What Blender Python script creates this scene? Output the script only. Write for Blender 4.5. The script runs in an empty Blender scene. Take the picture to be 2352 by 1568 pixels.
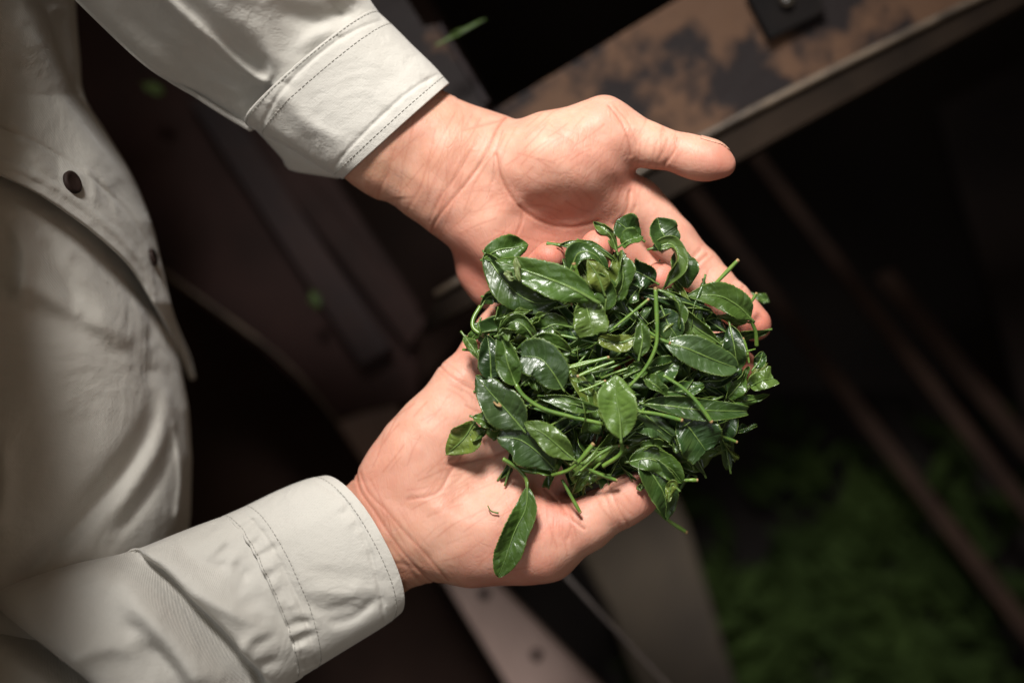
import bpy, math, random
import numpy as np
from mathutils import Vector

random.seed(7)
rng = np.random.default_rng(7)
S = 0.0002            # metres per unit (a unit is one pixel of a 2352 px wide print on the hand plane)
H = 3267.0            # camera height in units above the hand plane
CX, CY = 1176.0, 784.0
sc = bpy.context.scene
COL = sc.collection

# ------------------------------------------------------------------ camera, light, exposure
cam_d = bpy.data.cameras.new('camera'); cam = bpy.data.objects.new('camera', cam_d); COL.objects.link(cam)
cam.location = (0, 0, H*S); cam.rotation_euler = (0, 0, 0)
cam_d.lens = 50; cam_d.sensor_width = 36; cam_d.clip_start = 0.02; cam_d.clip_end = 50
cam_d.dof.use_dof = True; cam_d.dof.focus_distance = (H-70)*S; cam_d.dof.aperture_fstop = 2.3
cam_d.dof.aperture_blades = 9
sc.camera = cam
w = bpy.data.worlds.new('World'); sc.world = w; w.use_nodes = True
bgn = w.node_tree.nodes['Background']; bgn.inputs[0].default_value = (1.0, 0.79, 0.58, 1); bgn.inputs[1].default_value = 0.12

def lamp(name, loc, target, size, size_y, energy, col, spread=180):
    d = bpy.data.lights.new(name, 'AREA'); d.shape = 'RECTANGLE'; d.size = size; d.size_y = size_y
    d.energy = energy; d.color = col; d.spread = math.radians(spread)
    o = bpy.data.objects.new(name, d); COL.objects.link(o)
    o.location = loc
    o.rotation_euler = (Vector(target)-Vector(loc)).to_track_quat('-Z', 'Y').to_euler()
    return o
lamp('window_light', (-0.20, 0.98, 1.00), (0.075, 0.02, 0.0), 0.30, 0.30, 1.70, (1.0, 0.975, 0.94), 30)
lamp('sky_fill', (-0.2, -0.35, 1.5), (0.02, 0.0, 0.0), 0.6, 0.5, 0.55, (0.90, 0.95, 1.0), 70)
sc.view_settings.view_transform = 'Standard'; sc.view_settings.look = 'None'
sc.view_settings.exposure = 0.0; sc.view_settings.gamma = 1.0; sc.view_settings.use_curve_mapping = False

# ------------------------------------------------------------------ helpers
def P(px, py, z=0.0):
    f = (H-z)/H
    return np.array([(px-CX)*f, (CY-py)*f, z], dtype=float)
def z5(X, Y): return ((1250+X/2.0909)*.784, (600+Y/2.0909)*.784)
def z2(X, Y): return ((950+X/1.68)*.784, (900+Y/1.68)*.784)
def tag(o, label=None, cat=None, group=None, kind=None):
    if label: o['label'] = label
    if cat: o['category'] = cat
    if group: o['group'] = group
    if kind: o['kind'] = kind
    return o
def empty(name, loc=(0, 0, 0)):
    o = bpy.data.objects.new(name, None); COL.objects.link(o); o.location = loc; o.empty_display_size = .01
    return o
def mesh(name, V, F, mat, parent=None, smooth=True, uv=None, attrs=None):
    """V in units -> object in metres"""
    V = np.asarray(V, dtype=np.float64)*S
    me = bpy.data.meshes.new(name)
    F = [tuple(int(i) for i in f) for f in F] if not isinstance(F, np.ndarray) else F
    if isinstance(F, np.ndarray):
        n = len(F); k = F.shape[1]
        me.vertices.add(len(V)); me.vertices.foreach_set('co', V.astype(np.float32).ravel())
        me.loops.add(n*k); me.loops.foreach_set('vertex_index', F.astype(np.int32).ravel())
        me.polygons.add(n); me.polygons.foreach_set('loop_start', (np.arange(n)*k).astype(np.int32))
        me.update(calc_edges=True)
    else:
        me.from_pydata(V.tolist(), [], F)
    me.validate()
    if smooth: me.polygons.foreach_set('use_smooth', [True]*len(me.polygons))
    if uv is not None:
        l = me.uv_layers.new(name='UVMap')
        vi = np.empty(len(me.loops), dtype=np.int32); me.loops.foreach_get('vertex_index', vi)
        l.data.foreach_set('uv', np.asarray(uv, dtype=np.float32)[vi].ravel())
    if attrs:
        for k, a in attrs.items():
            at = me.attributes.new(k, 'FLOAT', 'POINT'); at.data.foreach_set('value', np.asarray(a, dtype=np.float32))
    me.materials.append(mat); me.update()
    o = bpy.data.objects.new(name, me); COL.objects.link(o)
    if parent: o.parent = parent
    return o
def gridfaces(n, m, closed=False):
    i = np.arange(n-1)[:, None]; j = np.arange(m if closed else m-1)[None, :]
    a = i*m+j; b = i*m+(j+1) % m; c = (i+1)*m+(j+1) % m; d = (i+1)*m+j
    return np.stack([a, b, c, d], -1).reshape(-1, 4)
def catmull(pts, n):
    pts = np.asarray(pts, dtype=float)
    if len(pts) == 2:
        t = np.linspace(0, 1, n)[:, None]; return pts[0]*(1-t)+pts[1]*t
    p = np.vstack([2*pts[0]-pts[1], pts, 2*pts[-1]-pts[-2]])
    dl = np.linalg.norm(np.diff(pts[:, :min(3, pts.shape[1])], axis=0), axis=1); cum = np.concatenate([[0], np.cumsum(dl)])
    q = np.linspace(0, cum[-1], n); k = np.clip(np.searchsorted(cum, q, side='right')-1, 0, len(pts)-2)
    t = ((q-cum[k])/(cum[k+1]-cum[k]+1e-9))[:, None]
    p0, p1, p2, p3 = p[k], p[k+1], p[k+2], p[k+3]
    return .5*((2*p1)+(-p0+p2)*t+(2*p0-5*p1+4*p2-p3)*t*t+(-p0+3*p1-3*p2+p3)*t**3)
def norm(v): return v/(np.linalg.norm(v, axis=-1, keepdims=True)+1e-9)
def tube(pts, r, n=24, m=8, flat=1.0):
    """pts world units; r scalar/list"""
    C = catmull(pts, n); T = norm(np.gradient(C, axis=0))
    r = np.interp(np.linspace(0, 1, n), np.linspace(0, 1, np.size(r)), np.atleast_1d(r))
    up = np.array([0, 0, 1.0]); B = norm(np.cross(T, up)+1e-6); N = np.cross(B, T)
    th = np.linspace(0, 2*math.pi, m, endpoint=False)
    V = C[:, None]+r[:, None, None]*(np.cos(th)[None, :, None]*B[:, None]+flat*np.sin(th)[None, :, None]*N[:, None])
    V = V.reshape(-1, 3); F = gridfaces(n, m, True)
    V = np.vstack([V, C[0]-T[0]*r[0]*.3, C[-1]+T[-1]*r[-1]*.3]); a, b = len(V)-2, len(V)-1
    F = [tuple(f) for f in F]+[(a, (j+1) % m, j) for j in range(m)]+[(b, (n-1)*m+j, (n-1)*m+(j+1) % m) for j in range(m)]
    return V, F
def polydist(X, Y, pts):
    """distance to a 2D polyline and signed side, arrays"""
    best = np.full(X.shape, 1e9); sd = np.zeros(X.shape)
    for (ax, ay), (bx, by) in zip(pts[:-1], pts[1:]):
        dx, dy = bx-ax, by-ay; L2 = dx*dx+dy*dy
        t = np.clip(((X-ax)*dx+(Y-ay)*dy)/L2, 0, 1)
        ex, ey = X-ax-t*dx, Y-ay-t*dy; d = np.sqrt(ex*ex+ey*ey)
        m = d < best; best = np.where(m, d, best); sd = np.where(m, np.sign(dx*ey-dy*ex), sd)
    return best, sd

# ------------------------------------------------------------------ materials
class NT:
    def __init__(s, name):
        s.m = bpy.data.materials.new(name); s.m.use_nodes = True; s.t = s.m.node_tree; s.b = s.t.nodes['Principled BSDF']
        s.out = s.t.nodes['Material Output']
    def n(s, typ, **kw):
        x = s.t.nodes.new(typ)
        for k, v in kw.items():
            if k.startswith('i_'):
                key = k[2:]; key = int(key) if key.isdigit() else key.replace('_', ' ')
                x.inputs[key].default_value = v
            else: setattr(x, k, v)
        return x
    def l(s, a, b): s.t.links.new(a, b)
    def mix(s, fac, c1, c2, bt='MIX'):
        x = s.n('ShaderNodeMix', data_type='RGBA', blend_type=bt)
        for sock, v in ((x.inputs[0], fac), (x.inputs[6], c1), (x.inputs[7], c2)):
            if hasattr(v, 'default_value') and hasattr(v, 'links'): s.l(v, sock)
            else: sock.default_value = v if not isinstance(v, tuple) else (*v, 1)[:4]
        return x.outputs[2]
    def noise(s, scale, detail=4, rough=.55, vec=None, dist=0):
        x = s.n('ShaderNodeTexNoise'); x.inputs['Scale'].default_value = scale; x.inputs['Detail'].default_value = detail
        x.inputs['Roughness'].default_value = rough; x.inputs['Distortion'].default_value = dist
        s.l(vec if vec is not None else s.obj(), x.inputs['Vector']); return x.outputs[0]
    def obj(s):
        if not hasattr(s, '_o'): s._o = s.n('ShaderNodeTexCoord')
        return s._o.outputs['Object']
    def ramp(s, fac, a, b, c0=(0, 0, 0), c1=(1, 1, 1)):
        x = s.n('ShaderNodeValToRGB'); e = x.color_ramp.elements
        e[0].position = a; e[1].position = b; e[0].color = (*c0, 1); e[1].color = (*c1, 1); s.l(fac, x.inputs[0]); return x.outputs[0]
    def bump(s, h, strength, dist, prev=None):
        x = s.n('ShaderNodeBump'); x.inputs['Strength'].default_value = strength; x.inputs['Distance'].default_value = dist
        s.l(h, x.inputs['Height'])
        if prev is not None: s.l(prev, x.inputs['Normal'])
        return x.outputs[0]
    def math(s, op, a, b=0.0):
        x = s.n('ShaderNodeMath', operation=op)
        for sock, v in ((x.inputs[0], a), (x.inputs[1], b)):
            if hasattr(v, 'links'): s.l(v, sock)
            else: sock.default_value = v
        return x.outputs[0]

def mat_skin():
    m = NT('skin'); b = m.b
    rud = m.n('ShaderNodeAttribute', attribute_name='ruddy').outputs['Fac']
    cre = m.n('ShaderNodeAttribute', attribute_name='crease').outputs['Fac']
    tan = m.n('ShaderNodeAttribute', attribute_name='tan').outputs['Fac']
    c = m.mix(tan, (.55, .298, .212), (.45, .252, .158))
    n1 = m.ramp(m.noise(38, 5, .6), .35, .68)
    c = m.mix(m.math('MULTIPLY', n1, .6), c, (.49, .20, .145))
    n2 = m.ramp(m.noise(120, 4, .6), .45, .75)
    c = m.mix(m.math('MULTIPLY', n2, .35), c, (.62, .40, .31))
    c = m.mix(m.math('MULTIPLY', rud, .85), c, (.45, .115, .08))
    c = m.mix(m.math('MULTIPLY', cre, .6), c, (.34, .10, .055))
    m.l(c, b.inputs['Base Color'])
    b.inputs['Subsurface Weight'].default_value = .35; b.inputs['Subsurface Radius'].default_value = (1, .35, .18)
    b.inputs['Subsurface Scale'].default_value = .0035
    m.l(m.math('ADD', m.math('MULTIPLY', m.noise(300, 3), .22), .42), b.inputs['Roughness'])
    b.inputs['Specular IOR Level'].default_value = .30
    # fine palm lines: two stretched cell networks
    mp = m.n('ShaderNodeMapping'); m.l(m.obj(), mp.inputs[0]); mp.inputs['Rotation'].default_value = (0, 0, .6); mp.inputs['Scale'].default_value = (1, .38, 1)
    nz = m.n('ShaderNodeTexNoise', noise_dimensions='3D'); nz.inputs['Scale'].default_value = 90; m.l(mp.outputs[0], nz.inputs['Vector'])
    ad = m.n('ShaderNodeMixRGB', blend_type='LINEAR_LIGHT'); ad.inputs[0].default_value = .004; m.l(mp.outputs[0], ad.inputs[1]); m.l(nz.outputs['Color'], ad.inputs[2])
    v = m.n('ShaderNodeTexVoronoi', feature='DISTANCE_TO_EDGE'); v.inputs['Scale'].default_value = 430; m.l(ad.outputs[0], v.inputs['Vector'])
    v2 = m.n('ShaderNodeTexVoronoi', feature='DISTANCE_TO_EDGE'); v2.inputs['Scale'].default_value = 170; m.l(ad.outputs[0], v2.inputs['Vector'])
    h1 = m.ramp(v.outputs[0], 0, .16); h2 = m.ramp(v2.outputs[0], 0, .09)
    bb = m.bump(h1, .16, .0003); bb = m.bump(h2, .10, .0004, bb); bb = m.bump(m.noise(700, 3), .12, .0003, bb)
    bb = m.bump(m.noise(85, 4), .22, .0012, bb)
    m.l(bb, b.inputs['Normal'])
    return m.m
def mat_cloth(name, c1=(.535, .512, .465), c2=(.46, .435, .385), fine=True):
    m = NT(name); b = m.b
    c = m.mix(m.ramp(m.noise(14, 4), .35, .7), c1, c2)
    c = m.mix(m.math('MULTIPLY', m.noise(1800, 2), .35), c, tuple(x*.72 for x in c1))
    m.l(c, b.inputs['Base Color']); b.inputs['Roughness'].default_value = .78; b.inputs['Specular IOR Level'].default_value = .25
    b.inputs['Sheen Weight'].default_value = .25
    wv = m.n('ShaderNodeTexWave'); wv.inputs['Scale'].default_value = 520; wv.inputs['Distortion'].default_value = .8
    mp = m.n('ShaderNodeMapping'); m.l(m.obj(), mp.inputs[0]); mp.inputs['Rotation'].default_value = (0, 0, -.55); m.l(mp.outputs[0], wv.inputs['Vector'])
    bb = m.bump(wv.outputs['Fac'], .3, .0004); bb = m.bump(m.noise(900, 2), .35, .0006, bb); bb = m.bump(m.noise(60, 5, .6), .45, .0022, bb); bb = m.bump(m.noise(24, 3, .5, dist=.6), .6, .006, bb)
    m.l(bb, b.inputs['Normal'])
    return m.m
def mat_leaf():
    m = NT('tea_leaf_blade'); b = m.b
    info = m.n('ShaderNodeObjectInfo'); base = info.outputs['Color']
    uv = m.n('ShaderNodeTexCoord').outputs['UV']; sp = m.n('ShaderNodeSeparateXYZ'); m.l(uv, sp.inputs[0])
    t, v = sp.outputs[0], sp.outputs[1]
    av = m.math('ABSOLUTE', m.math('SUBTRACT', m.math('MULTIPLY', v, 2.0), 1.0))
    sv = m.math('FRACT', m.math('SUBTRACT', m.math('MULTIPLY', t, 8.0), m.math('MULTIPLY', av, 1.1)))
    sv = m.math('ABSOLUTE', m.math('SUBTRACT', sv, .5))
    vein = m.ramp(sv, .0, .06, (1, 1, 1), (0, 0, 0))
    mott = m.ramp(m.noise(160, 5, .65), .3, .75)
    c = m.mix(m.math('MULTIPLY', mott, .6), base, m.mix(1.0, base, (.5, .62, .55), 'MULTIPLY'))
    c = m.mix(m.math('MULTIPLY', vein, .26), c, (.085, .16, .045))
    c = m.mix(m.math('MULTIPLY', m.ramp(av, .93, 1.0), .6), c, (.15, .22, .04))
    sm = m.ramp(m.noise(30, 3), .6, .75)
    c = m.mix(m.math('MULTIPLY', sm, .3), c, (.12, .17, .03))
    m.l(c, b.inputs['Base Color'])
    m.l(m.math('ADD', m.math('MULTIPLY', m.ramp(m.noise(130, 4), .3, .7), .28), .20), b.inputs['Roughness'])
    b.inputs['Specular IOR Level'].default_value = .55
    net = m.n('ShaderNodeTexVoronoi', feature='DISTANCE_TO_EDGE'); net.inputs['Scale'].default_value = 620; m.l(m.obj(), net.inputs['Vector'])
    bb = m.bump(m.ramp(net.outputs[0], 0, .2), .12, .00025); bb = m.bump(m.noise(190, 3), .35, .0009, bb)
    bb = m.bump(m.ramp(sv, .0, .12, (0, 0, 0), (1, 1, 1)), .22, .0004, bb); bb = m.bump(m.noise(75, 3), .35, .002, bb)
    m.l(bb, b.inputs['Normal'])
    tr = m.n('ShaderNodeBsdfTranslucent'); m.l(m.mix(.5, c, (.18, .35, .03)), tr.inputs[0])
    ms = m.n('ShaderNodeMixShader'); ms.inputs[0].default_value = .12
    m.l(b.outputs[0], ms.inputs[1]); m.l(tr.outputs[0], ms.inputs[2]); m.l(ms.outputs[0], m.out.inputs[0])
    return m.m
def mat_stem():
    m = NT('tea_stem_green'); b = m.b
    c = m.mix(m.ramp(m.noise(90, 3), .35, .7), (.13, .215, .035), (.065, .135, .025))
    m.l(c, b.inputs['Base Color']); b.inputs['Roughness'].default_value = .33
    b.inputs['Subsurface Weight'].default_value = .15; b.inputs['Subsurface Scale'].default_value = .001
    m.l(m.bump(m.noise(500, 3), .3, .0003), b.inputs['Normal'])
    return m.m
def mat_plain(name, c1, c2, scale=20, rough=.6, bump=.4, lo=.35, hi=.7, spec=.4, metal=0, stretch=None):
    m = NT(name); b = m.b; vec = None
    if stretch:
        mp = m.n('ShaderNodeMapping'); m.l(m.obj(), mp.inputs[0]); mp.inputs['Rotation'].default_value = (0, 0, stretch[0]); mp.inputs['Scale'].default_value = stretch[1]; vec = mp.outputs[0]
    n = m.noise(scale, 6, .62, vec)
    m.l(m.mix(m.ramp(n, lo, hi), c1, c2), b.inputs['Base Color']); b.inputs['Roughness'].default_value = rough
    b.inputs['Specular IOR Level'].default_value = spec; b.inputs['Metallic'].default_value = metal
    m.l(m.bump(n, bump, .002), b.inputs['Normal'])
    return m.m
SKIN = mat_skin(); CLOTH = mat_cloth('shirt_cotton'); LEAF = mat_leaf(); STEM = mat_stem()
RIB = mat_plain('midrib_green', (.085, .145, .035), (.12, .18, .045), 150, .3)
THREAD = mat_plain('thread', (.36, .345, .31), (.26, .25, .22), 400, .8)
CUT = mat_plain('cut_end_tan', (.30, .20, .09), (.22, .13, .05), 300, .6)
BUTTON = mat_plain('button_brown', (.022, .013, .011), (.034, .021, .017), 200, .55, spec=.15)
NAIL = mat_plain('nail', (.50, .27, .19), (.55, .32, .23), 200, .4, .05)
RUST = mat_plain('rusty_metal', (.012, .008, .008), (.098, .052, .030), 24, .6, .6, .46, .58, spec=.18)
EDGE = mat_plain('worn_highlight_edge', (.15, .11, .075), (.025, .017, .012), 40, .5, .5)
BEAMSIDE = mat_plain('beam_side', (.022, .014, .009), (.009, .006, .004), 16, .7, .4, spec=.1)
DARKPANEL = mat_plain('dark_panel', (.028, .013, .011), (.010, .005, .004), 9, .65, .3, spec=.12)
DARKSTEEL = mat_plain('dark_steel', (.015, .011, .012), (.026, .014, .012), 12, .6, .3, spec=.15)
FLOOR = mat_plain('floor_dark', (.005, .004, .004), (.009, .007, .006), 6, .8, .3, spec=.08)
PINKWOOD = mat_plain('pinkish_plank', (.22, .155, .135), (.14, .095, .08), 14, .6, .4, stretch=(.9, (1, .3, 1)))
TANWOOD = mat_plain('tan_board', (.042, .030, .018), (.009, .006, .005), 9, .8, .4, stretch=(.7, (1, .35, 1)))
STEEL = mat_plain('bright_steel', (.45, .45, .44), (.3, .3, .3), 60, .25, .1, metal=1)

# ------------------------------------------------------------------ the setting: machine frame far below the hands
def prism(name, pts, z, depth, mat, parent=None, bev=6, zs=None):
    n = len(pts); zs = zs or [z]*n
    top = [P(x, y, zz) for (x, y), zz in zip(pts, zs)]; bot = [t-np.array([0, 0, depth]) for t in top]
    F = [tuple(range(n)), tuple(range(2*n-1, n-1, -1))]+[(i+n, (i+1) % n+n, (i+1) % n, i) for i in range(n)]
    o = mesh(name, np.array(top+bot), F, mat, parent, smooth=False)
    bm = o.modifiers.new('bevel', 'BEVEL'); bm.width = bev*S; bm.segments = 3; bm.limit_method = 'ANGLE'
    return o
fl = mesh('ground', np.array([[-9000, -9000, -3400], [9000, -9000, -3400], [9000, 9000, -3400], [-9000, 9000, -3400]], dtype=float), [(0, 1, 2, 3)], FLOOR, smooth=False)
tag(fl, 'dark factory floor far below the machine', kind='structure')

beam = empty('machine_beam', tuple(P(1600, 330, -1000)*S)); tag(beam, 'rust-mottled metal beam with a highlight coloured into its worn edge, running diagonally behind the open hand at top right', 'beam')
def child(o, par):
    o.parent = par; o.matrix_parent_inverse = par.matrix_world.inverted() if False else o.matrix_parent_inverse
    o.location = (-par.location[0], -par.location[1], -par.location[2]); return o
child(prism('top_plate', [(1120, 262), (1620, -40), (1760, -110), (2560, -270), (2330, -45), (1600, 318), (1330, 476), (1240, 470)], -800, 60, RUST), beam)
V, F = tube([P(1000, 676, -800), P(1600, 322, -800), P(2330, -45, -800), (P(2560, -165, -800))], 11, 30, 8); child(mesh('worn_highlight_edge', V, F, EDGE), beam)  # pale tube holds the highlight line along the beam edge in its colour
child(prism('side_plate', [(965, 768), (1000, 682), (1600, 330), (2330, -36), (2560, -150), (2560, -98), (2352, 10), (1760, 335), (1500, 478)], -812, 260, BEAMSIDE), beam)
br = empty('bracket_plate', tuple(P(1800, 40, -760)*S)); tag(br, 'small black bracket plate with a shiny screw bolted on the rusty beam', 'bracket')
child(prism('plate', [(1715, -10), (1768, 92), (1900, 25), (1840, -70)], -760, 38, mat_plain('bracket_black', (.006, .005, .005), (.012, .009, .008), 20, .7, spec=.1)), br)
V, F = tube([P(1806, -2, -758), P(1806, -2, -735)], [24, 20], 6, 20); child(mesh('screw', V, F, STEEL), br)

cr = empty('cross_member', tuple(P(980, 100, -700)*S)); tag(cr, 'short rusty cross member with a notched dark corner behind the upper cuff', 'metal bar')
child(prism('bar', [(760, -60), (900, -60), (975, 60), (1000, 55), (1110, 225), (1130, 300), (980, 330), (860, 120)], -700, 120, RUST), cr)
child(prism('edge_strip', [(1003, 60), (1012, 50), (1125, 232), (1112, 240)], -690, 60, DARKSTEEL, bev=2), cr)

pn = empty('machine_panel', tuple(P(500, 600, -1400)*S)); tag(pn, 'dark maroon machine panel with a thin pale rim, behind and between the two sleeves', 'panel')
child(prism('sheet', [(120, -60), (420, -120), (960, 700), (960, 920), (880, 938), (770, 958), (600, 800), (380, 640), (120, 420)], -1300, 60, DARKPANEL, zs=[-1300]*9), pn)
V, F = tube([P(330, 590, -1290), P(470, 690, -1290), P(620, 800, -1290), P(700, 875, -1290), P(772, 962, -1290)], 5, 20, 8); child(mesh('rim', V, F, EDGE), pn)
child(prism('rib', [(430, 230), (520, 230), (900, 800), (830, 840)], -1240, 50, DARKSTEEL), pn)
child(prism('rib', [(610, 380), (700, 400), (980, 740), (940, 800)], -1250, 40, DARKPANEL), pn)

pk = empty('wooden_plank', tuple(P(1100, 1350, -1500)*S)); tag(pk, 'pale pinkish plank with dark holes running under the lower hand', 'plank')
child(prism('board', [(772, 968), (905, 925), (1130, 1330), (1400, 1600), (1430, 1680), (1230, 1680), (1030, 1350)], -1450, 80, PINKWOOD), pk)
for (x, y) in ((1112, 1362), (1232, 1502)):
    V, F = tube([P(x, y, -1449), P(x, y, -1436)], [20, 16], 4, 16); child(mesh('bolt', V, F, DARKSTEEL), pk)
V, F = tube([P(1180, 1190, -900), P(1300, 1322, -900), P(1420, 1450, -900), P(1560, 1600, -900)], 5.5, 20, 8)
tag(mesh('metal_rod', V, F, mat_plain('rod_grey', (.30, .26, .25), (.2, .17, .16), 30, .4)), 'thin pale rod crossing the bottom of the picture right of the plank', 'rod')
tag(prism('trough_board', [(1240, 1100), (1480, 980), (1580, 1200), (1730, 1700), (1520, 1720), (1400, 1400)], -1950, 70, TANWOOD, bev=20), 'worn tan board under the lower thumb, beside the heap below', 'board')
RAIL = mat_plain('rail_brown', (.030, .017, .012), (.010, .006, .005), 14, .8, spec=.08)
for i, pts in enumerate([[(1700, 330), (1722, 318), (2420, 1215), (2400, 1250)], [(1560, 420), (1584, 405), (2430, 1500), (2400, 1530)], [(2010, 640), (2050, 620), (2440, 1090), (2440, 1150)]]):
    tag(prism('trough_rail', pts, -2000-60*i, 60, RAIL), ['dim brown rail running from behind the upper thumb tip to the right edge', 'dim brown rail running behind the upper index finger to the bottom right', 'short wide dim rail nearest the right edge of the picture'][i], 'rail')
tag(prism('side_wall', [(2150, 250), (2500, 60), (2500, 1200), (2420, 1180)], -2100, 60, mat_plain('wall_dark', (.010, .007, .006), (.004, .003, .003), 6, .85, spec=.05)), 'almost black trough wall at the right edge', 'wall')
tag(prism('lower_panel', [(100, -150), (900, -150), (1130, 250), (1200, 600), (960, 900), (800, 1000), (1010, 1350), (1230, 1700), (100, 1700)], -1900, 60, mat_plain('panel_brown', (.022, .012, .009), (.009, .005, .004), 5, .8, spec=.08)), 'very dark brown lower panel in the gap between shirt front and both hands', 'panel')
# heap of leaves far below: nobody could count it
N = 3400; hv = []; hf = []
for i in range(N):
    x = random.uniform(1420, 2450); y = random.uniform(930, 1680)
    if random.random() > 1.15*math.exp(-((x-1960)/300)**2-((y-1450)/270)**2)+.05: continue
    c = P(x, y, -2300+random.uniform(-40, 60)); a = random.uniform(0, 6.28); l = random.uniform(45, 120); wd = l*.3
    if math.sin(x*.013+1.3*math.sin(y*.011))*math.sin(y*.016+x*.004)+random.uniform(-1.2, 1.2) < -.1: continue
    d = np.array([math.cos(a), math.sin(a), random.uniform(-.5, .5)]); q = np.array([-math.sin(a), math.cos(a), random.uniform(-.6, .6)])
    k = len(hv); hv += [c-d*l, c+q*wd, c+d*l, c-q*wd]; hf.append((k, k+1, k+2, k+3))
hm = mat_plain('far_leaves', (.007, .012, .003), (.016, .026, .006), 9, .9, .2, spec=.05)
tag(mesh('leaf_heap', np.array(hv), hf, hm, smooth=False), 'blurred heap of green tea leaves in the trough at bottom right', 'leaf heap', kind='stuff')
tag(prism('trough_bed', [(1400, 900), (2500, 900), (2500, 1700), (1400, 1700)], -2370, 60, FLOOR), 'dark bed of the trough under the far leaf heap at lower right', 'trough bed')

# ------------------------------------------------------------------ hands: signed distance field -> surface nets
VOX = 3.4
def smin(a, b, k):
    h = np.maximum(k-np.abs(a-b), 0)/k
    return np.minimum(a, b)-h*h*k*.25
class Field:
    def __init__(s, lo, hi, vox=VOX):
        s.lo = np.array(lo, float); s.vox = vox; s.n = np.ceil((np.array(hi)-s.lo)/vox).astype(int)+1
        s.F = np.full(s.n, 400.0, dtype=np.float32)
    def sub(s, lo, hi):
        a = np.clip(np.floor((lo-s.lo)/s.vox).astype(int), 0, s.n-1); b = np.clip(np.ceil((hi-s.lo)/s.vox).astype(int)+1, 1, s.n)
        sl = tuple(slice(int(i), int(j)) for i, j in zip(a, b))
        ax = [(s.lo[d]+s.vox*np.arange(a[d], b[d])).astype(np.float32) for d in range(3)]
        return sl, ax[0][:, None, None], ax[1][None, :, None], ax[2][None, None, :]
    def cone(s, p, q, r1, r2, k, flat=1.0, G=None):
        F = s.F if G is None else G
        m = max(r1, r2)*max(1, flat)+k+12
        sl, X, Y, Z = s.sub(np.minimum(p, q)-m, np.maximum(p, q)+m)
        d = q-p; L2 = float(d@d)
        t = np.clip(((X-p[0])*d[0]+(Y-p[1])*d[1]+(Z-p[2])*d[2])/L2, 0, 1)
        ex, ey, ez = X-p[0]-t*d[0], Y-p[1]-t*d[1], (Z-p[2]-t*d[2])/flat
        v = np.sqrt(ex*ex+ey*ey+ez*ez)-(r1+(r2-r1)*t)
        F[sl] = smin(F[sl], v, k)
    def ell(s, c, R, ang, k, tilt=0, G=None, carve=False):
        F = s.F if G is None else G
        m = max(R)+k+10
        sl, X, Y, Z = s.sub(c-m, c+m); ca, sa = math.cos(ang), math.sin(ang)
        x, y, z = X-c[0], Y-c[1], Z-c[2]
        u = x*ca+y*sa; v = -x*sa+y*ca; z = z-tilt*v
        k0 = np.sqrt((u/R[0])**2+(v/R[1])**2+(z/R[2])**2); k1 = np.sqrt((u/R[0]**2)**2+(v/R[1]**2)**2+(z/R[2]**2)**2)
        d = k0*(k0-1)/(k1+1e-6)
        if carve: F[sl] = -smin(-F[sl], d, k)
        else: F[sl] = smin(F[sl], d, k)
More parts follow.
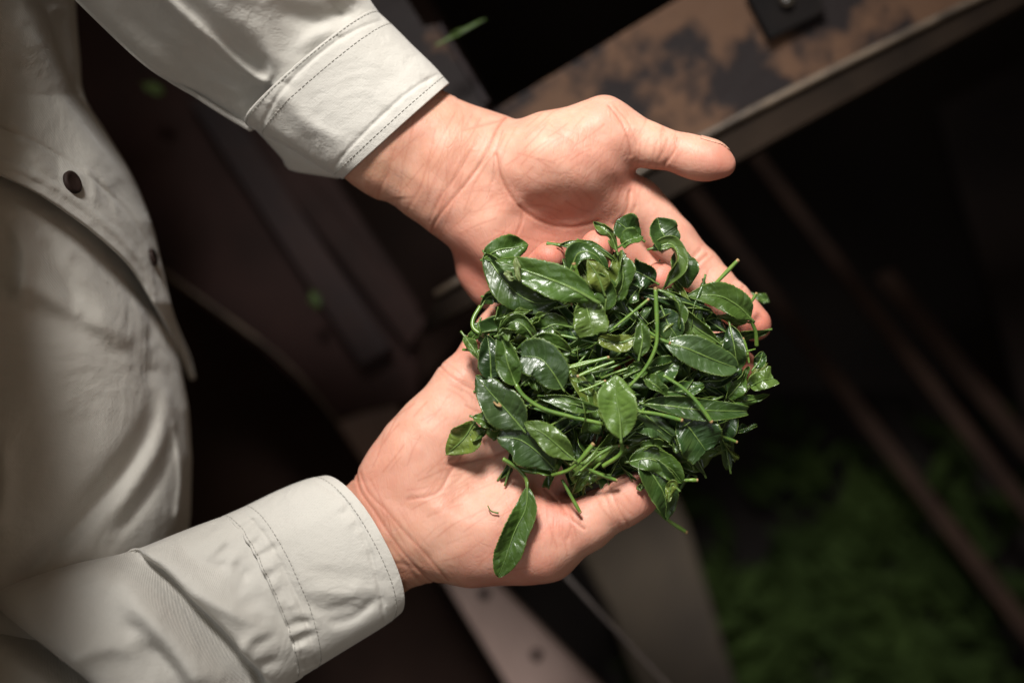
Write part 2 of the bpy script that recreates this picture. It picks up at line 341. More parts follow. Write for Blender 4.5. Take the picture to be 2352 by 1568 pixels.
def nets(Fd):
    F = Fd.F; n = np.array(F.shape); inside = F < 0
    cnt = np.zeros(n-1, dtype=np.int8)
    for i in (0, 1):
        for j in (0, 1):
            for k in (0, 1): cnt += inside[i:n[0]-1+i, j:n[1]-1+j, k:n[2]-1+k]
    act = (cnt > 0) & (cnt < 8); idx = np.argwhere(act); ids = np.full(n-1, -1, dtype=np.int64); ids[act] = np.arange(len(idx))
    acc = np.zeros((len(idx), 3)); c = np.zeros(len(idx))
    I, J, K = idx.T
    for ax in range(3):
        o1, o2 = [d for d in range(3) if d != ax]
        for a in (0, 1):
            for b in (0, 1):
                p = [I, J, K]; off = [0, 0, 0]; off[o1] = a; off[o2] = b
                f0 = F[I+off[0], J+off[1], K+off[2]]; off2 = list(off); off2[ax] = 1
                f1 = F[I+off2[0], J+off2[1], K+off2[2]]
                m = (f0 < 0) != (f1 < 0); t = np.where(m, f0/(f0-f1+1e-12*(~m)+0), 0)
                q = np.zeros((len(idx), 3)); q[:, o1] = a; q[:, o2] = b; q[:, ax] = t
                acc[m] += q[m]; c[m] += 1
    V = idx+acc/c[:, None]
    faces = []
    for ax in range(3):
        o1, o2 = (ax+1) % 3, (ax+2) % 3
        s0 = [slice(None)]*3; s1 = [slice(None)]*3; s0[ax] = slice(0, -1); s1[ax] = slice(1, None)
        e = inside[tuple(s0)] != inside[tuple(s1)]; q = np.argwhere(e)
        q = q[(q[:, o1] > 0) & (q[:, o2] > 0) & (q[:, o1] < n[o1]-1) & (q[:, o2] < n[o2]-1)]
        flip = inside[tuple(s0)][tuple(q.T)]
        def cid(d1, d2):
            r = q.copy(); r[:, o1] += d1; r[:, o2] += d2; return ids[tuple(r.T)]
        f = np.stack([cid(-1, -1), cid(0, -1), cid(0, 0), cid(-1, 0)], 1); f[~flip] = f[~flip][:, ::-1]
        faces.append(f)
    Fa = np.vstack(faces)
    # project to the zero level, relax a little
    def tri(Vv):
        i = np.clip(Vv.astype(int), 0, n-2); f = Vv-i; r = 0
        for a in (0, 1):
            for b in (0, 1):
                for cc in (0, 1):
                    r = r+F[i[:, 0]+a, i[:, 1]+b, i[:, 2]+cc]*(f[:, 0] if a else 1-f[:, 0])*(f[:, 1] if b else 1-f[:, 1])*(f[:, 2] if cc else 1-f[:, 2])
        return r
    for it in range(3):
        sm = np.zeros_like(V); ct = np.zeros(len(V))
        for a, b in ((0, 1), (1, 2), (2, 3), (3, 0)):
            for dd in range(3):
                sm[:, dd] += np.bincount(Fa[:, a], V[Fa[:, b], dd], len(V))+np.bincount(Fa[:, b], V[Fa[:, a], dd], len(V))
            ct += np.bincount(Fa[:, a], minlength=len(V))+np.bincount(Fa[:, b], minlength=len(V))
        V = V*.5+.5*sm/ct[:, None]
        g = np.stack([tri(V+e)-tri(V-e) for e in np.eye(3)*.7], 1)/1.4; gg = (g*g).sum(1)+1e-6
        V = V-(tri(V)/gg)[:, None]*g*.9*(np.clip(gg*100, 0, 1))[:, None]
    return Fd.lo+V*Fd.vox, Fa

def build_hand(lo, hi, palm, thumb, fingers, carves, creases, bumps, ruddy, tanpts, fine):
    fd = Field(lo, hi)
    for a in palm:
        if a[0] == 'c': fd.cone(P(*a[1]), P(*a[2]), a[3], a[4], a[5], a[6] if len(a) > 6 else 1.0)
        else: fd.ell(P(*a[1]), a[2], a[3], a[4], a[5] if len(a) > 5 else 0)
    G = np.full(fd.n, 400.0, dtype=np.float32)
    for fg in fingers:
        Q = np.full(fd.n, 400.0, dtype=np.float32) if False else None
        pts, rr = fg
        H1 = Field.__new__(Field); H1.lo = fd.lo; H1.vox = fd.vox; H1.n = fd.n; H1.F = np.full(fd.n, 400.0, dtype=np.float32)
        for i in range(len(pts)-1):
            H1.cone(P(*pts[i]), P(*pts[i+1]), rr[i], rr[i+1], 14)
        # pads between the joints
        for i in range(len(pts)-1):
            m = (P(*pts[i])+P(*pts[i+1]))/2; r = (rr[i]+rr[i+1])/2; d = P(*pts[i+1])-P(*pts[i]); L = np.linalg.norm(d)
            H1.ell(m+np.array([0, 0, r*.18]), (L*.42, r*.95, r*.92), math.atan2(d[1], d[0]), 12)
        G = np.minimum(G, H1.F)
    fd.F = smin(fd.F, G, 30); del G
    for a in thumb:
        if a[0] == 'c': fd.cone(P(*a[1]), P(*a[2]), a[3], a[4], a[5], a[6] if len(a) > 6 else 1.0)
        else: fd.ell(P(*a[1]), a[2], a[3], a[4], a[5] if len(a) > 5 else 0)
    for a in carves: fd.ell(P(*a[0]), a[1], a[2], a[3], a[4] if len(a) > 4 else 0, carve=True)
    # creases cut into the upward surface
    for pts, w_, dep in creases:
        q = np.array([P(x, y, 0)[:2] for x, y in catmull(pts, 14)])
        m = w_*3
        sl, X, Y, Z = fd.sub(np.array([q[:, 0].min()-m, q[:, 1].min()-m, fd.lo[2]]), np.array([q[:, 0].max()+m, q[:, 1].max()+m, fd.lo[2]+fd.vox*fd.n[2]]))
        D, _ = polydist(X[:, :, 0]+0*Y[:, :, 0], Y[:, :, 0]+0*X[:, :, 0], q)
        wc = max(3.4, w_*.62); g = (dep*.42*np.exp(-(D/wc)**2)-dep*.05*np.exp(-((D-wc*2.4)/(wc*1.3))**2)).astype(np.float32)
        zz = np.clip((Z+110)/40, 0, 1)
        fd.F[sl] += g[:, :, None]*zz
    # low frequency flesh unevenness
    ax = [fd.lo[d]+fd.vox*np.arange(fd.n[d]) for d in range(3)]
    X, Y, Z = ax[0][:, None, None], ax[1][None, :, None], ax[2][None, None, :]
    fd.F += (1.6*np.sin(X*.051+1.3*np.sin(Y*.033))*np.sin(Y*.047+np.sin(Z*.04))).astype(np.float32)
    V, F = nets(fd)
    n = len(V); cre = np.zeros(n)
    r_ = random.Random(5)
    for (x, y, R, ang, cnt, L_) in fine:
        for i in range(cnt):
            a = r_.uniform(0, 6.28); q = math.sqrt(r_.random())*R; x0, y0 = x+q*math.cos(a), y+q*math.sin(a); an = ang+r_.gauss(0, .16); l = L_*r_.uniform(.5, 1.2); bw = r_.uniform(-.12, .12)*l
            q = np.array([P(x0-l*math.cos(an), y0-l*math.sin(an))[:2], P(x0-bw*math.sin(an), y0+bw*math.cos(an))[:2], P(x0+l*math.cos(an), y0+l*math.sin(an))[:2]]); q = catmull(q, 7)
            near = (np.abs(V[:, 0]-q[3, 0]) < l+20) & (np.abs(V[:, 1]-q[3, 1]) < l+20) & (V[:, 2] > -110)
            D, _ = polydist(V[near, 0], V[near, 1], q); cre[near] = np.maximum(cre[near], r_.uniform(.25, .6)*np.exp(-(D/2.4)**2))
    fine_c = cre.copy()
    for pts, w_, dep in creases:
        q = np.array([P(x, y, 0)[:2] for x, y in catmull(pts, 14)]); D, _ = polydist(V[:, 0], V[:, 1], q)
        cre = np.maximum(cre, np.exp(-(D/(w_*.5))**2)*min(1, dep/4.5)*(V[:, 2] > -120))
    rud = np.zeros(n)
    for (x, y, z, R, a) in ruddy:
        d = np.linalg.norm(V-P(x, y, z), axis=1); rud = np.maximum(rud, a*np.exp(-(d/R)**2))
    tn = np.zeros(n)
    for (x, y, z, R) in tanpts:
        d = np.linalg.norm(V-P(x, y, z), axis=1); tn = np.maximum(tn, np.exp(-(d/R)**2))
    return V, F, cre, rud, tn

upper = build_hand(P(640, 900, -330)-[0, 200, 0], P(1800, 120, 140)+[30, 60, 0],
    palm=[('c', (690, 195, -125), (900, 310, -92), 92, 128, 10, .78), ('c', (900, 310, -90), (1050, 375, -85), 128, 118, 60, .74),
          ('c', (990, 300, -90), (1120, 345, -85), 85, 90, 40, .85), ('c', (870, 345, -95), (1040, 446, -92), 92, 94, 40, .8),
          ('c', (1040, 360, -80), (1440, 470, -95), 85, 62, 50), ('c', (1040, 380, -85), (1430, 570, -130), 84, 58, 50),
          ('c', (1030, 410, -90), (1360, 640, -150), 84, 55, 50), ('c', (1020, 440, -95), (1275, 680, -165), 80, 52, 50),
          ('e', (1125, 520, -80), (165, 92, 95), -.95, 50), ('e', (1290, 372, -45), (165, 108, 112), .02, 60),
          ('e', (1120, 640, -140), (100, 60, 60), -.9, 40)],
    thumb=[('c', (1290, 350, -50), (1385, 300, -30), 92, 72, 50), ('c', (1385, 298, -30), (1500, 336, -5), 68, 48, 36), ('c', (1500, 336, -5), (1625, 368, 8), 49, 42, 18),
           ('e', (1608, 364, 12), (84, 49, 44), -.22, 16)],
    fingers=[([(1470, 470, -95), (1605, 622, -95), (1678, 692, -78), (1733, 744, -60)], [60, 53, 46, 40]),
             ([(1430, 560, -130), (1570, 715, -150), (1650, 800, -120), (1702, 842, -85)], [58, 50, 44, 38]),
             ([(1360, 640, -150), (1490, 800, -200), (1580, 900, -160), (1620, 950, -110)], [55, 50, 44, 38]),
             ([(1275, 680, -165), (1370, 830, -220), (1430, 900, -190), (1470, 950, -140)], [48, 42, 38, 32])],
    carves=[((1320, 570, 72), (175, 90, 105), -.35, 50)],
    creases=[([(985, 523), (1025, 474), (1071, 423), (1113, 362), (1141, 297), (1163, 262)], 5, 6), ([(1132, 420), (1137, 362), (1155, 300)], 4, 3),
             ([(1065, 300), (1100, 290), (1160, 270)], 7, 2.5), ([(985, 505), (1010, 455), (1050, 405), (1080, 350)], 5, 3),
             ([(1141, 357), (1155, 418), (1193, 474), (1249, 507), (1314, 518), (1375, 505)], 6, 5), ([(1449, 437), (1440, 483), (1415, 511)], 5, 5),
             ([(1462, 470), (1450, 500), (1470, 540)], 4, 3),
             ([(1396, 250), (1424, 290), (1440, 330), (1446, 360)], 5, 4.5), ([(1410, 250), (1440, 290), (1460, 340)], 4, 2.5), ([(1551, 322), (1543, 352), (1524, 381)], 5, 4.5), ([(1530, 322), (1522, 350), (1508, 372)], 4, 2.5),
             ([(1632, 580), (1604, 606), (1580, 640)], 5, 4.5), ([(1615, 570), (1590, 596), (1566, 625)], 4, 3), ([(1716, 656), (1690, 675), (1665, 705)], 5, 4), ([(1193, 474), (1200, 500), (1185, 540)], 5, 3),
             ([(860, 445), (890, 395), (905, 350)], 8, 2.5), ([(930, 480), (965, 430), (985, 370), (1000, 300)], 6, 2.2), ([(1250, 280), (1300, 330), (1330, 400)], 4, 1.2)],
    bumps=[], ruddy=[(1740, 750, -40, 60, .9), (1650, 385, 10, 55, .8), (1080, 620, -60, 110, .7), (1540, 380, -10, 50, .6), (1705, 840, -60, 50, .8), (1440, 400, -20, 60, .5), (1250, 560, -60, 130, .5), (1400, 620, -100, 120, .5)],
    tanpts=[(850, 300, -20, 190), (1000, 330, -20, 110)],
    fine=[(960, 380, 130, -1.12, 34, 70), (1080, 380, 90, -1.15, 22, 60), (1290, 350, 110, -.75, 34, 38), (1290, 400, 100, .5, 18, 40), (1120, 500, 90, -.3, 18, 45), (1480, 340, 60, -1.25, 20, 26), (1540, 350, 30, -1.3, 8, 28), (1605, 600, 40, 2.3, 10, 30), (1240, 500, 80, .2, 14, 50), (1440, 440, 50, -1.2, 14, 36)])
lower = build_hand(P(620, 1480, -230)-[0, 30, 0], P(1650, 520, 150)+[0, 30, 0],
    palm=[('c', (640, 1330, -70), (820, 1262, -70), 140, 130, 10, .8), ('c', (820, 1262, -70), (930, 1212, -65), 130, 122, 60, .76),
          ('c', (930, 1180, -65), (1060, 888, -60), 100, 64, 50), ('c', (950, 1200, -62), (1145, 935, -62), 96, 64, 50),
          ('c', (970, 1220, -60), (1220, 990, -62), 94, 64, 50), ('c', (990, 1230, -60), (1285, 1050, -62), 90, 62, 50),
          ('e', (960, 1045, -50), (200, 100, 88), .86, 50), ('e', (1120, 1195, -38), (190, 128, 108), -.12, 60)],
    thumb=[('c', (1090, 1240, -45), (1245, 1250, -30), 105, 84, 50), ('c', (1245, 1246, -25), (1345, 1200, 0), 80, 62, 40),
           ('c', (1345, 1200, 0), (1452, 1142, 22), 62, 51, 22), ('e', (1440, 1146, 26), (82, 56, 50), .50, 16)],
    fingers=[([(1060, 888, -60), (1140, 762, -52), (1205, 668, -14), (1262, 590, 50)], [60, 48, 42, 36]),
             ([(1145, 935, -62), (1262, 760, -62), (1330, 648, -10), (1372, 566, 55)], [60, 50, 44, 38]),
             ([(1220, 990, -62), (1370, 800, -66), (1460, 702, -24), (1516, 640, 50)], [60, 50, 44, 38]),
             ([(1285, 1050, -62), (1430, 900, -66), (1525, 815, -40), (1580, 773, 34)], [60, 50, 43, 37])],
    carves=[((1150, 1040, 85), (150, 70, 75), .75, 60)],
    creases=[([(812, 1080), (829, 1126), (866, 1172), (899, 1219), (922, 1252), (960, 1300), (1000, 1352)], 5, 5.5), ([(826, 1085), (850, 1130), (890, 1165), (930, 1210), (980, 1262), (1030, 1330)], 5, 4),
             ([(1030, 1064), (1081, 1058), (1141, 1045), (1190, 1020)], 6, 5), ([(941, 1140), (1006, 1126), (1040, 1072), (1080, 1020), (1110, 960)], 7, 3.5),
             ([(1250, 1120), (1286, 1158), (1300, 1176), (1338, 1205)], 5, 6), ([(1300, 1150), (1310, 1190), (1300, 1230)], 5, 3), ([(1000, 833), (1044, 869), (1090, 895)], 5, 4), ([(1070, 930), (1130, 960), (1200, 985)], 5, 3),
             ([(1395, 1105), (1412, 1150), (1440, 1200)], 5, 3.5), ([(1380, 1112), (1396, 1160), (1420, 1210)], 4, 2.2),
             ([(870, 1300), (930, 1290), (990, 1320)], 8, 2.5), ([(900, 1240), (960, 1330), (985, 1360)], 7, 2.5), ([(985, 1180), (1040, 1150), (1120, 1100), (1190, 1090)], 5, 1.6)],
    bumps=[], ruddy=[(1490, 1125, 30, 60, .8), (1262, 586, 60, 62, .9), (1372, 562, 65, 62, .9), (1516, 636, 60, 60, .9), (1280, 1180, 0, 80, .6), (1080, 800, -30, 80, .35), (1170, 1320, -60, 130, .6), (1585, 770, -20, 50, .7), (900, 1100, 0, 80, .3)],
    tanpts=[(800, 1260, -20, 170), (930, 1330, -20, 120)],
    fine=[(880, 1240, 90, 1.05, 26, 60), (960, 1310, 60, .95, 18, 50), (1120, 1190, 130, -.6, 34, 42), (1050, 1100, 80, -.35, 16, 50), (960, 1020, 110, -.9, 20, 36), (1400, 1160, 50, 1.0, 16, 28), (1080, 860, 60, .6, 14, 30), (1290, 1200, 50, 1.3, 14, 30)])

person = empty('person', (-.25, 0, -.02)); tag(person, 'person in a pale cream cotton work shirt cupping fresh tea leaves in both upturned hands', 'person')
V = np.vstack([upper[0], lower[0]]); F = np.vstack([upper[1], lower[1]+len(upper[0])])
body = mesh('body', V, F, SKIN, attrs={'crease': np.concatenate([upper[2], lower[2]]), 'ruddy': np.concatenate([upper[3], lower[3]]), 'tan': np.concatenate([upper[4], lower[4]])})
child(body, person)
# thumb nail edge
Vu, Fu = upper[0], upper[1]; fc_ = Vu[Fu].mean(1); nr = norm(np.cross(Vu[Fu[:, 2]]-Vu[Fu[:, 0]], Vu[Fu[:, 3]]-Vu[Fu[:, 1]]))
ncn = P(1640, 338, 4); dd_ = fc_-ncn; ax_t = norm(P(1680, 352, 8)-P(1600, 328, 0)); al = dd_@ax_t; n0 = norm(np.array([.25, .93, -.05]))
if (nr[np.argmax(fc_[:, 2])])[2] < 0: nr = -nr
sel = (np.abs(al) < 34) & ((nr@n0) > .74) & (np.linalg.norm(dd_, axis=1) < 60)
vi_, inv = np.unique(Fu[sel].ravel(), return_inverse=True)
vn = np.zeros((len(Vu), 3))
for k in range(4): np.add.at(vn, Fu[sel][:, k], nr[sel])
no = mesh('thumbnail', Vu[vi_]+norm(vn[vi_])*2.2, inv.reshape(-1, 4), NAIL); so = no.modifiers.new('t', 'SOLIDIFY'); so.thickness = .0004; child(no, person)

# ------------------------------------------------------------------ sleeves and shirt
def folds(X, Y, fl):
    D = np.zeros(X.shape)
    for f in fl:
        kind, pts, a, w_ = f[:4]; q = [tuple(p) for p in catmull(pts, 16)]
        d, sd = polydist(X, Y, q)
        # taper at the ends
        e0 = np.hypot(X-q[0][0], Y-q[0][1]); e1 = np.hypot(X-q[-1][0], Y-q[-1][1]); tp = np.clip(np.minimum(e0, e1)/(w_*2.2)+.15, 0, 1) if (len(f) < 5 or f[4]) else 1
        if kind == 'g': D += a*np.exp(-(d/w_)**2)*tp
        elif kind == 's': D += a/(1+np.exp(-np.clip(sd*d/w_, -30, 30)))
    return D
def loft(secs, n, m, fl, wob=0.0, power=1.0):
    """secs: (ax,ay,bx,by,z,ht,bowx,bowy)"""
    Sx = catmull(np.array(secs, float), n); th = np.linspace(0, 2*math.pi, m, endpoint=False)
    V = np.zeros((n, m, 3)); PX = np.zeros((n, m)); PY = np.zeros((n, m))
    c, s = np.cos(th), np.sin(th); c2 = np.sign(c)*np.abs(c)**power; s2 = np.sign(s)*np.abs(s)**power
    for i, q in enumerate(Sx):
        ax_, ay_, bx_, by_, z, ht, bx, by = q
        px = (ax_+bx_)/2+(ax_-bx_)/2*c2+bx*s2; py = (ay_+by_)/2+(ay_-by_)/2*c2+by*s2
        PX[i], PY[i] = px, py
        V[i] = np.array([P(x, y, z) for x, y in zip(px, py)]); V[i, :, 2] = z+ht*s2
    D = folds(PX, PY, fl)*np.clip(s*3+.2, 0, 1)[None]
    D += wob*np.sin(PX*.021+PY*.013)*np.sin(PY*.027-PX*.01)
    V[:, :, 2] += D
    return V, PX, PY
def cloth_tube(name, secs, n, m, fl, th=8, wob=2, power=.9, mat=CLOTH):
    V, PX, PY = loft(secs, n, m, fl, wob, power)
    ff = gridfaces(n, m, True); a, b, c_ = V[n//2, m//4], V[n//2+1, m//4], V[n//2, m//4+1]
    if np.cross(b-a, c_-a)[2] < 0: ff = ff  # winding follows the loft
    o = mesh(name, V.reshape(-1, 3), ff, mat); o.data.update(); k_ = (n//2)*m+m//4
    if o.data.vertices[k_].normal.z < 0: o.data.flip_normals()
    so = o.modifiers.new('thickness', 'SOLIDIFY'); so.thickness = th*S; so.offset = -1
    sb = o.modifiers.new('sub', 'SUBSURF'); sb.levels = sb.render_levels = 1
    child(o, person); return o, V
def stitches(V, i, parent, off=.9, r=1.1, frac=.62, span=(0.02, .52), step=11):
    m = V.shape[1]; L = np.vstack([V[i], V[i][:1]])[int(span[0]*m):int(span[1]*m)+1]
    d = np.concatenate([[0], np.cumsum(np.linalg.norm(np.diff(L, axis=0), axis=1))]); vv = []; ff = []; q = 0
    ev = lambda s_: np.array([np.interp(s_, d, L[:, k]) for k in range(3)])
    while q+step < d[-1]:
        a, b = ev(q), ev(q+step*frac); z = np.array([0, 0, off]); tv, tf = tube([a+z*.4, (a+b)/2+z, b+z*.4], r, 5, 6)
        k = len(vv); vv += list(tv); ff += [tuple(int(x)+k for x in f) for f in tf]; q += step
    o = mesh('stitching', np.array(vv), ff, THREAD); o.parent = parent; return o

# upper cuff: narrow puckers near its seams
def puckers(line, n_, L, amp, wd, seedv, side):
    r_ = random.Random(seedv); out = []; q = catmull(line, 60)
    for i in range(n_):
        t = r_.uniform(0, .98); k = int(t*59); p = q[k]; d = q[min(k+1, 59)]-q[max(k-1, 0)]; d = d/np.linalg.norm(d); nn = np.array([-d[1], d[0]])*side
        l = L*r_.uniform(.5, 1.1); out.append(('g', [tuple(p), tuple(p+nn*l*.5+d*r_.uniform(-4, 4)), tuple(p+nn*l+d*r_.uniform(-8, 8))], 1.7*amp*r_.uniform(-1, .6), wd*r_.uniform(.7, 1.3)))
    return out
seamU = [(868, 28), (760, 95), (660, 180), (600, 245), (567, 288)]
cuffU = [(868, 28, 565, 287, -75, 132, -2, 2), (905, 62, 610, 312, -78, 130, 2, 3), (950, 108, 680, 350, -80, 126, 8, 4), (995, 152, 735, 385, -82, 122, 14, 6), (1031, 193, 788, 412, -84, 118, 16, 8)]
fc = [('g', [(640, 270), (700, 330), (760, 380)], -9, 26), ('g', [(620, 230), (690, 260), (740, 330)], 7, 20), ('g', [(720, 300), (780, 330), (800, 350)], 5, 14), ('g', [(880, 150), (900, 200), (880, 260)], -4, 30)]
fc += [('g', seamU, 4, 6, 0), ('g', [(898, 50), (790, 118), (700, 195), (640, 262), (604, 310)], -4, 5, 0), ('g', [(1012, 178), (930, 245), (850, 320), (770, 395)], -3.5, 4.5, 0)]
fc += puckers([(880, 42), (780, 105), (680, 190), (590, 295)], 26, 34, 4.0, 5, 3, -1)+puckers([(1020, 190), (900, 285), (780, 400)], 16, 22, 2.5, 5, 5, 1)
cu, VU = cloth_tube('cuff', cuffU, 90, 150, fc, 9, 1.5, .88)
stitches(VU, 2, cu); stitches(VU, 17, cu); stitches(VU, 81, cu)
slU = [(872, 32, 575, 296, -80, 118, 0, 0), (845, -8, 520, 264, -68, 128, 0, 0), (815, -70, 440, 214, -40, 150, 0, 0), (760, -150, 330, 150, 10, 175, 0, 0), (640, -280, 175, 5, 90, 190, 0, 0), (440, -460, -20, -190, 190, 200, 0, 0)]
fs = [('g', [(350, -30), (430, 45), (520, 125), (585, 180), (625, 208)], 20, 8, 0), ('s', [(340, -35), (430, 50), (520, 132), (585, 187), (628, 214)], -70, 11, 0),
      ('g', [(380, -40), (470, 45), (560, 130), (640, 195)], -32, 18), ('g', [(640, 40), (720, 70), (790, 60), (860, 20)], -20, 26), ('g', [(560, 60), (620, 110), (650, 160), (640, 200)], 12, 20),
      ('g', [(700, 150), (740, 110), (800, 80)], 11, 18), ('g', [(500, -40), (560, 10), (640, 20)], 16, 30), ('g', [(410, 60), (480, 110), (500, 150), (560, 200)], 9, 16), ('g', [(280, 20), (380, 110), (460, 200), (560, 250)], -16, 24),
      ('g', [(470, 190), (540, 210), (610, 220)], 13, 14), ('g', [(450, 140), (520, 180), (590, 235)], -10, 11), ('g', [(600, 230), (560, 260), (520, 250)], -8, 9)]
fs += puckers([(850, 20), (760, 85), (660, 170), (590, 250)], 20, 42, 4.5, 7, 11, 1)
sl, VS = cloth_tube('sleeve', slU, 150, 130, fs, 6, 5, .85)
# hanging underlap of the upper cuff
nv = []
for s_ in np.linspace(0, 1, 16):
    a = catmull([(585, 296, -110), (660, 335, -112), (730, 372, -116), (785, 405, -120)], 16)[int(s_*15)]; b = catmull([(600, 312, -150), (648, 366, -165), (668, 392, -170), (778, 411, -140)], 16)[int(s_*15)]
    for t in np.linspace(0, 1, 8): q = a*(1-t)+b*t; nv.append(P(*q)+np.array([0, 0, 10*math.sin(t*3.1)]))
uo = mesh('cuff_underlap', np.array(nv), gridfaces(16, 8), CLOTH); so = uo.modifiers.new('t', 'SOLIDIFY'); so.thickness = .0014; child(uo, person)

# lower cuff and sleeve
seamL = [(510, 1185), (570, 1235), (620, 1310), (655, 1400), (680, 1480), (692, 1556)]
cuffL = [(508, 1186, 668, 1566, -40, 128, 62, -30), (560, 1163, 720, 1535, -46, 130, 66, -30), (640, 1125, 800, 1485, -52, 128, 70, -28), (700, 1101, 872, 1440, -58, 124, 72, -28), (742, 1092, 908, 1412, -62, 118, 70, -26)]
fl_ = [('g', [(660, 1250), (700, 1340), (760, 1380), (840, 1370)], -9, 20), ('g', [(730, 1320), (800, 1340), (860, 1320)], 7, 18), ('g', [(760, 1410), (820, 1400), (880, 1350)], -8, 12), ('g', [(620, 1190), (700, 1160), (760, 1130)], -5, 24)]
fl_ += [('g', [(520, 1180), (585, 1228), (640, 1310), (676, 1400), (700, 1480), (712, 1550)], 5, 7, 0), ('g', [(560, 1165), (625, 1215), (675, 1300), (712, 1380), (732, 1470), (742, 1530)], -4, 5, 0), ('g', [(735, 1103), (800, 1135), (850, 1220), (880, 1320), (890, 1420)], -4, 5, 0)]
fl_ += puckers([(545, 1200), (620, 1310), (660, 1400), (700, 1530)], 44, 66, 6, 7, 21, -1)+puckers([(790, 1120), (850, 1200), (890, 1300), (905, 1390)], 14, 34, 3.5, 6, 22, 1)
cl, VL = cloth_tube('cuff', cuffL, 90, 150, fl_, 9, 1.5, .92)
stitches(VL, 2, cl); stitches(VL, 20, cl); stitches(VL, 80, cl)
slL = [(520, 1182, 690, 1556, -46, 112, 60, -30), (480, 1196, 640, 1590, -34, 132, 50, -26), (400, 1226, 560, 1650, -5, 160, 30, -20), (290, 1268, 440, 1730, 40, 190, 10, -10), (150, 1300, 260, 1800, 90, 210, 0, 0), (-60, 1370, 40, 1880, 130, 220, 0, 0), (-260, 1440, -160, 1960, 160, 220, 0, 0)]
fs = [('g', [(260, 1255), (380, 1300), (470, 1380), (550, 1470), (620, 1580)], -105, 20), ('g', [(300, 1300), (400, 1370), (480, 1470), (540, 1580)], 52, 44), ('g', [(300, 1250), (420, 1270), (540, 1350), (610, 1450)], 20, 34),
      ('s', [(-60, 1330), (100, 1420), (220, 1500), (320, 1600)], -90, 14, 0), ('g', [(-40, 1395), (80, 1450), (180, 1515), (280, 1600)], -125, 20, 0), ('g', [(560, 1500), (600, 1440), (640, 1410)], 10, 14), ('g', [(590, 1540), (620, 1500), (660, 1480)], -8, 12),
      ('g', [(60, 1330), (180, 1290), (280, 1270)], 14, 40)]
fs += puckers([(515, 1190), (600, 1290), (640, 1400), (680, 1530)], 34, 60, 7, 9, 31, 1)+[('g', [(420, 1240), (500, 1280), (560, 1290)], -14, 14), ('g', [(360, 1420), (440, 1500), (480, 1580)], -22, 26), ('g', [(470, 1320), (560, 1370), (630, 1400)], 14, 16), ('g', [(200, 1480), (300, 1440), (380, 1450)], 20, 22)]
cloth_tube('sleeve', slL, 150, 130, fs, 6, 5, .9)

# shirt front: lower layer and the buttoned layer over it
def bnd(pts):
    p = np.array(pts, float); return lambda y: np.interp(y, p[:, 1], p[:, 0])
def torso_z(x, y, xb, z0=-420, zh=640):
    u = np.clip((xb-x)/(xb+320), 0, 1); return z0+zh*(1-(1-u)**2.4)**.62
lowb = bnd([(165, -300), (150, 0), (160, 220), (200, 330), (300, 480), (350, 640), (385, 740), (415, 840), (434, 940), (441, 1050), (438, 1180), (425, 1300), (400, 1700)])
ny, nx = 260, 170; ys = np.linspace(-200, 1750, ny); us = (np.linspace(0, 1, nx))**1.5
X = np.zeros((ny, nx)); Y = np.repeat(ys[:, None], nx, 1); 
for i, y in enumerate(ys): X[i] = lowb(y)-us*(lowb(y)+330)
Z = torso_z(X, Y, lowb(ys)[:, None])
sf = [('g', [(330, 800), (360, 900), (330, 1010), (240, 1130), (140, 1240), (20, 1370)], -36, 30), ('g', [(380, 820), (405, 940), (380, 1060), (320, 1160), (250, 1240)], -16, 20), ('g', [(350, 850), (380, 960), (330, 1080), (250, 1190)], 14, 22),
      ('g', [(0, 640), (100, 670), (200, 730), (330, 800)], 16, 26), ('g', [(-20, 700), (140, 740), (300, 830)], -12, 30), ('g', [(30, 500), (60, 600), (40, 720)], 14, 22), ('g', [(170, 600), (230, 680), (260, 770)], 14, 26), ('g', [(90, 540), (150, 640), (180, 720)], -14, 20),
      ('g', [(0, 1000), (10, 1100), (-10, 1240)], 18, 24), ('g', [(395, 960), (415, 1080), (405, 1200)], 14, 8), ('g', [(300, 640), (340, 720), (350, 800)], -14, 14)]
Z = Z+folds(X, Y, sf)+6*np.sin(X*.018+Y*.009)*np.sin(Y*.014)
V = np.array([P(a, b, c) for a, b, c in zip(X.ravel(), Y.ravel(), Z.ravel())])
so_ = mesh('shirt_front', V, gridfaces(ny, nx), CLOTH); child(so_, person); md = so_.modifiers.new('t', 'SOLIDIFY'); md.thickness = .0012
cols = [(0, -300, 60), (.15, -60, 120), (.3, -75, 330), (.45, -95, 560), (.6, -150, 690), (.75, -330, 740), (.9, -800, 640), (1, -1500, 300)]
nv = []; uu = np.linspace(0, 1, 60); yy = np.linspace(-900, 2300, 90)
cc_ = catmull(np.array([(b, c) for a, b, c in cols], float), 60)
for y in yy:
    e = (1-((y-700)/1750)**4)*(.9+.52/(1+math.exp(-(y-330)/90)))
    for k in range(60): nv.append(P(cc_[k, 0]+8*math.sin(y*.012+k*.2)-10, y, cc_[k, 1]*max(e, .2)+10*math.sin(y*.02+k*.3)))
co_ = mesh('shirt_chest_shade', np.array(nv), gridfaces(90, 60), CLOTH); child(co_, person); md = co_.modifiers.new('t', 'SOLIDIFY'); md.thickness = .0012  # unseen chest swell, raised out of frame to shade shirt front and lower sleeve
outer = catmull([(160, -300), (164, -150), (170, 0), (180, 130), (190, 220), (240, 305), (300, 405), (343, 510), (368, 610), (398, 730), (432, 815), (446, 868)], 200)
inner = catmull([(-800, 200), (-500, 270), (-250, 310), (-60, 375), (0, 402), (80, 440), (150, 485), (230, 545), (300, 612), (350, 690), (400, 785), (440, 872)], 200)
outb = bnd([(160, -300), (170, 0), (190, 220), (240, 305), (300, 405), (343, 510), (368, 610), (398, 730), (440, 840), (482, 935)])
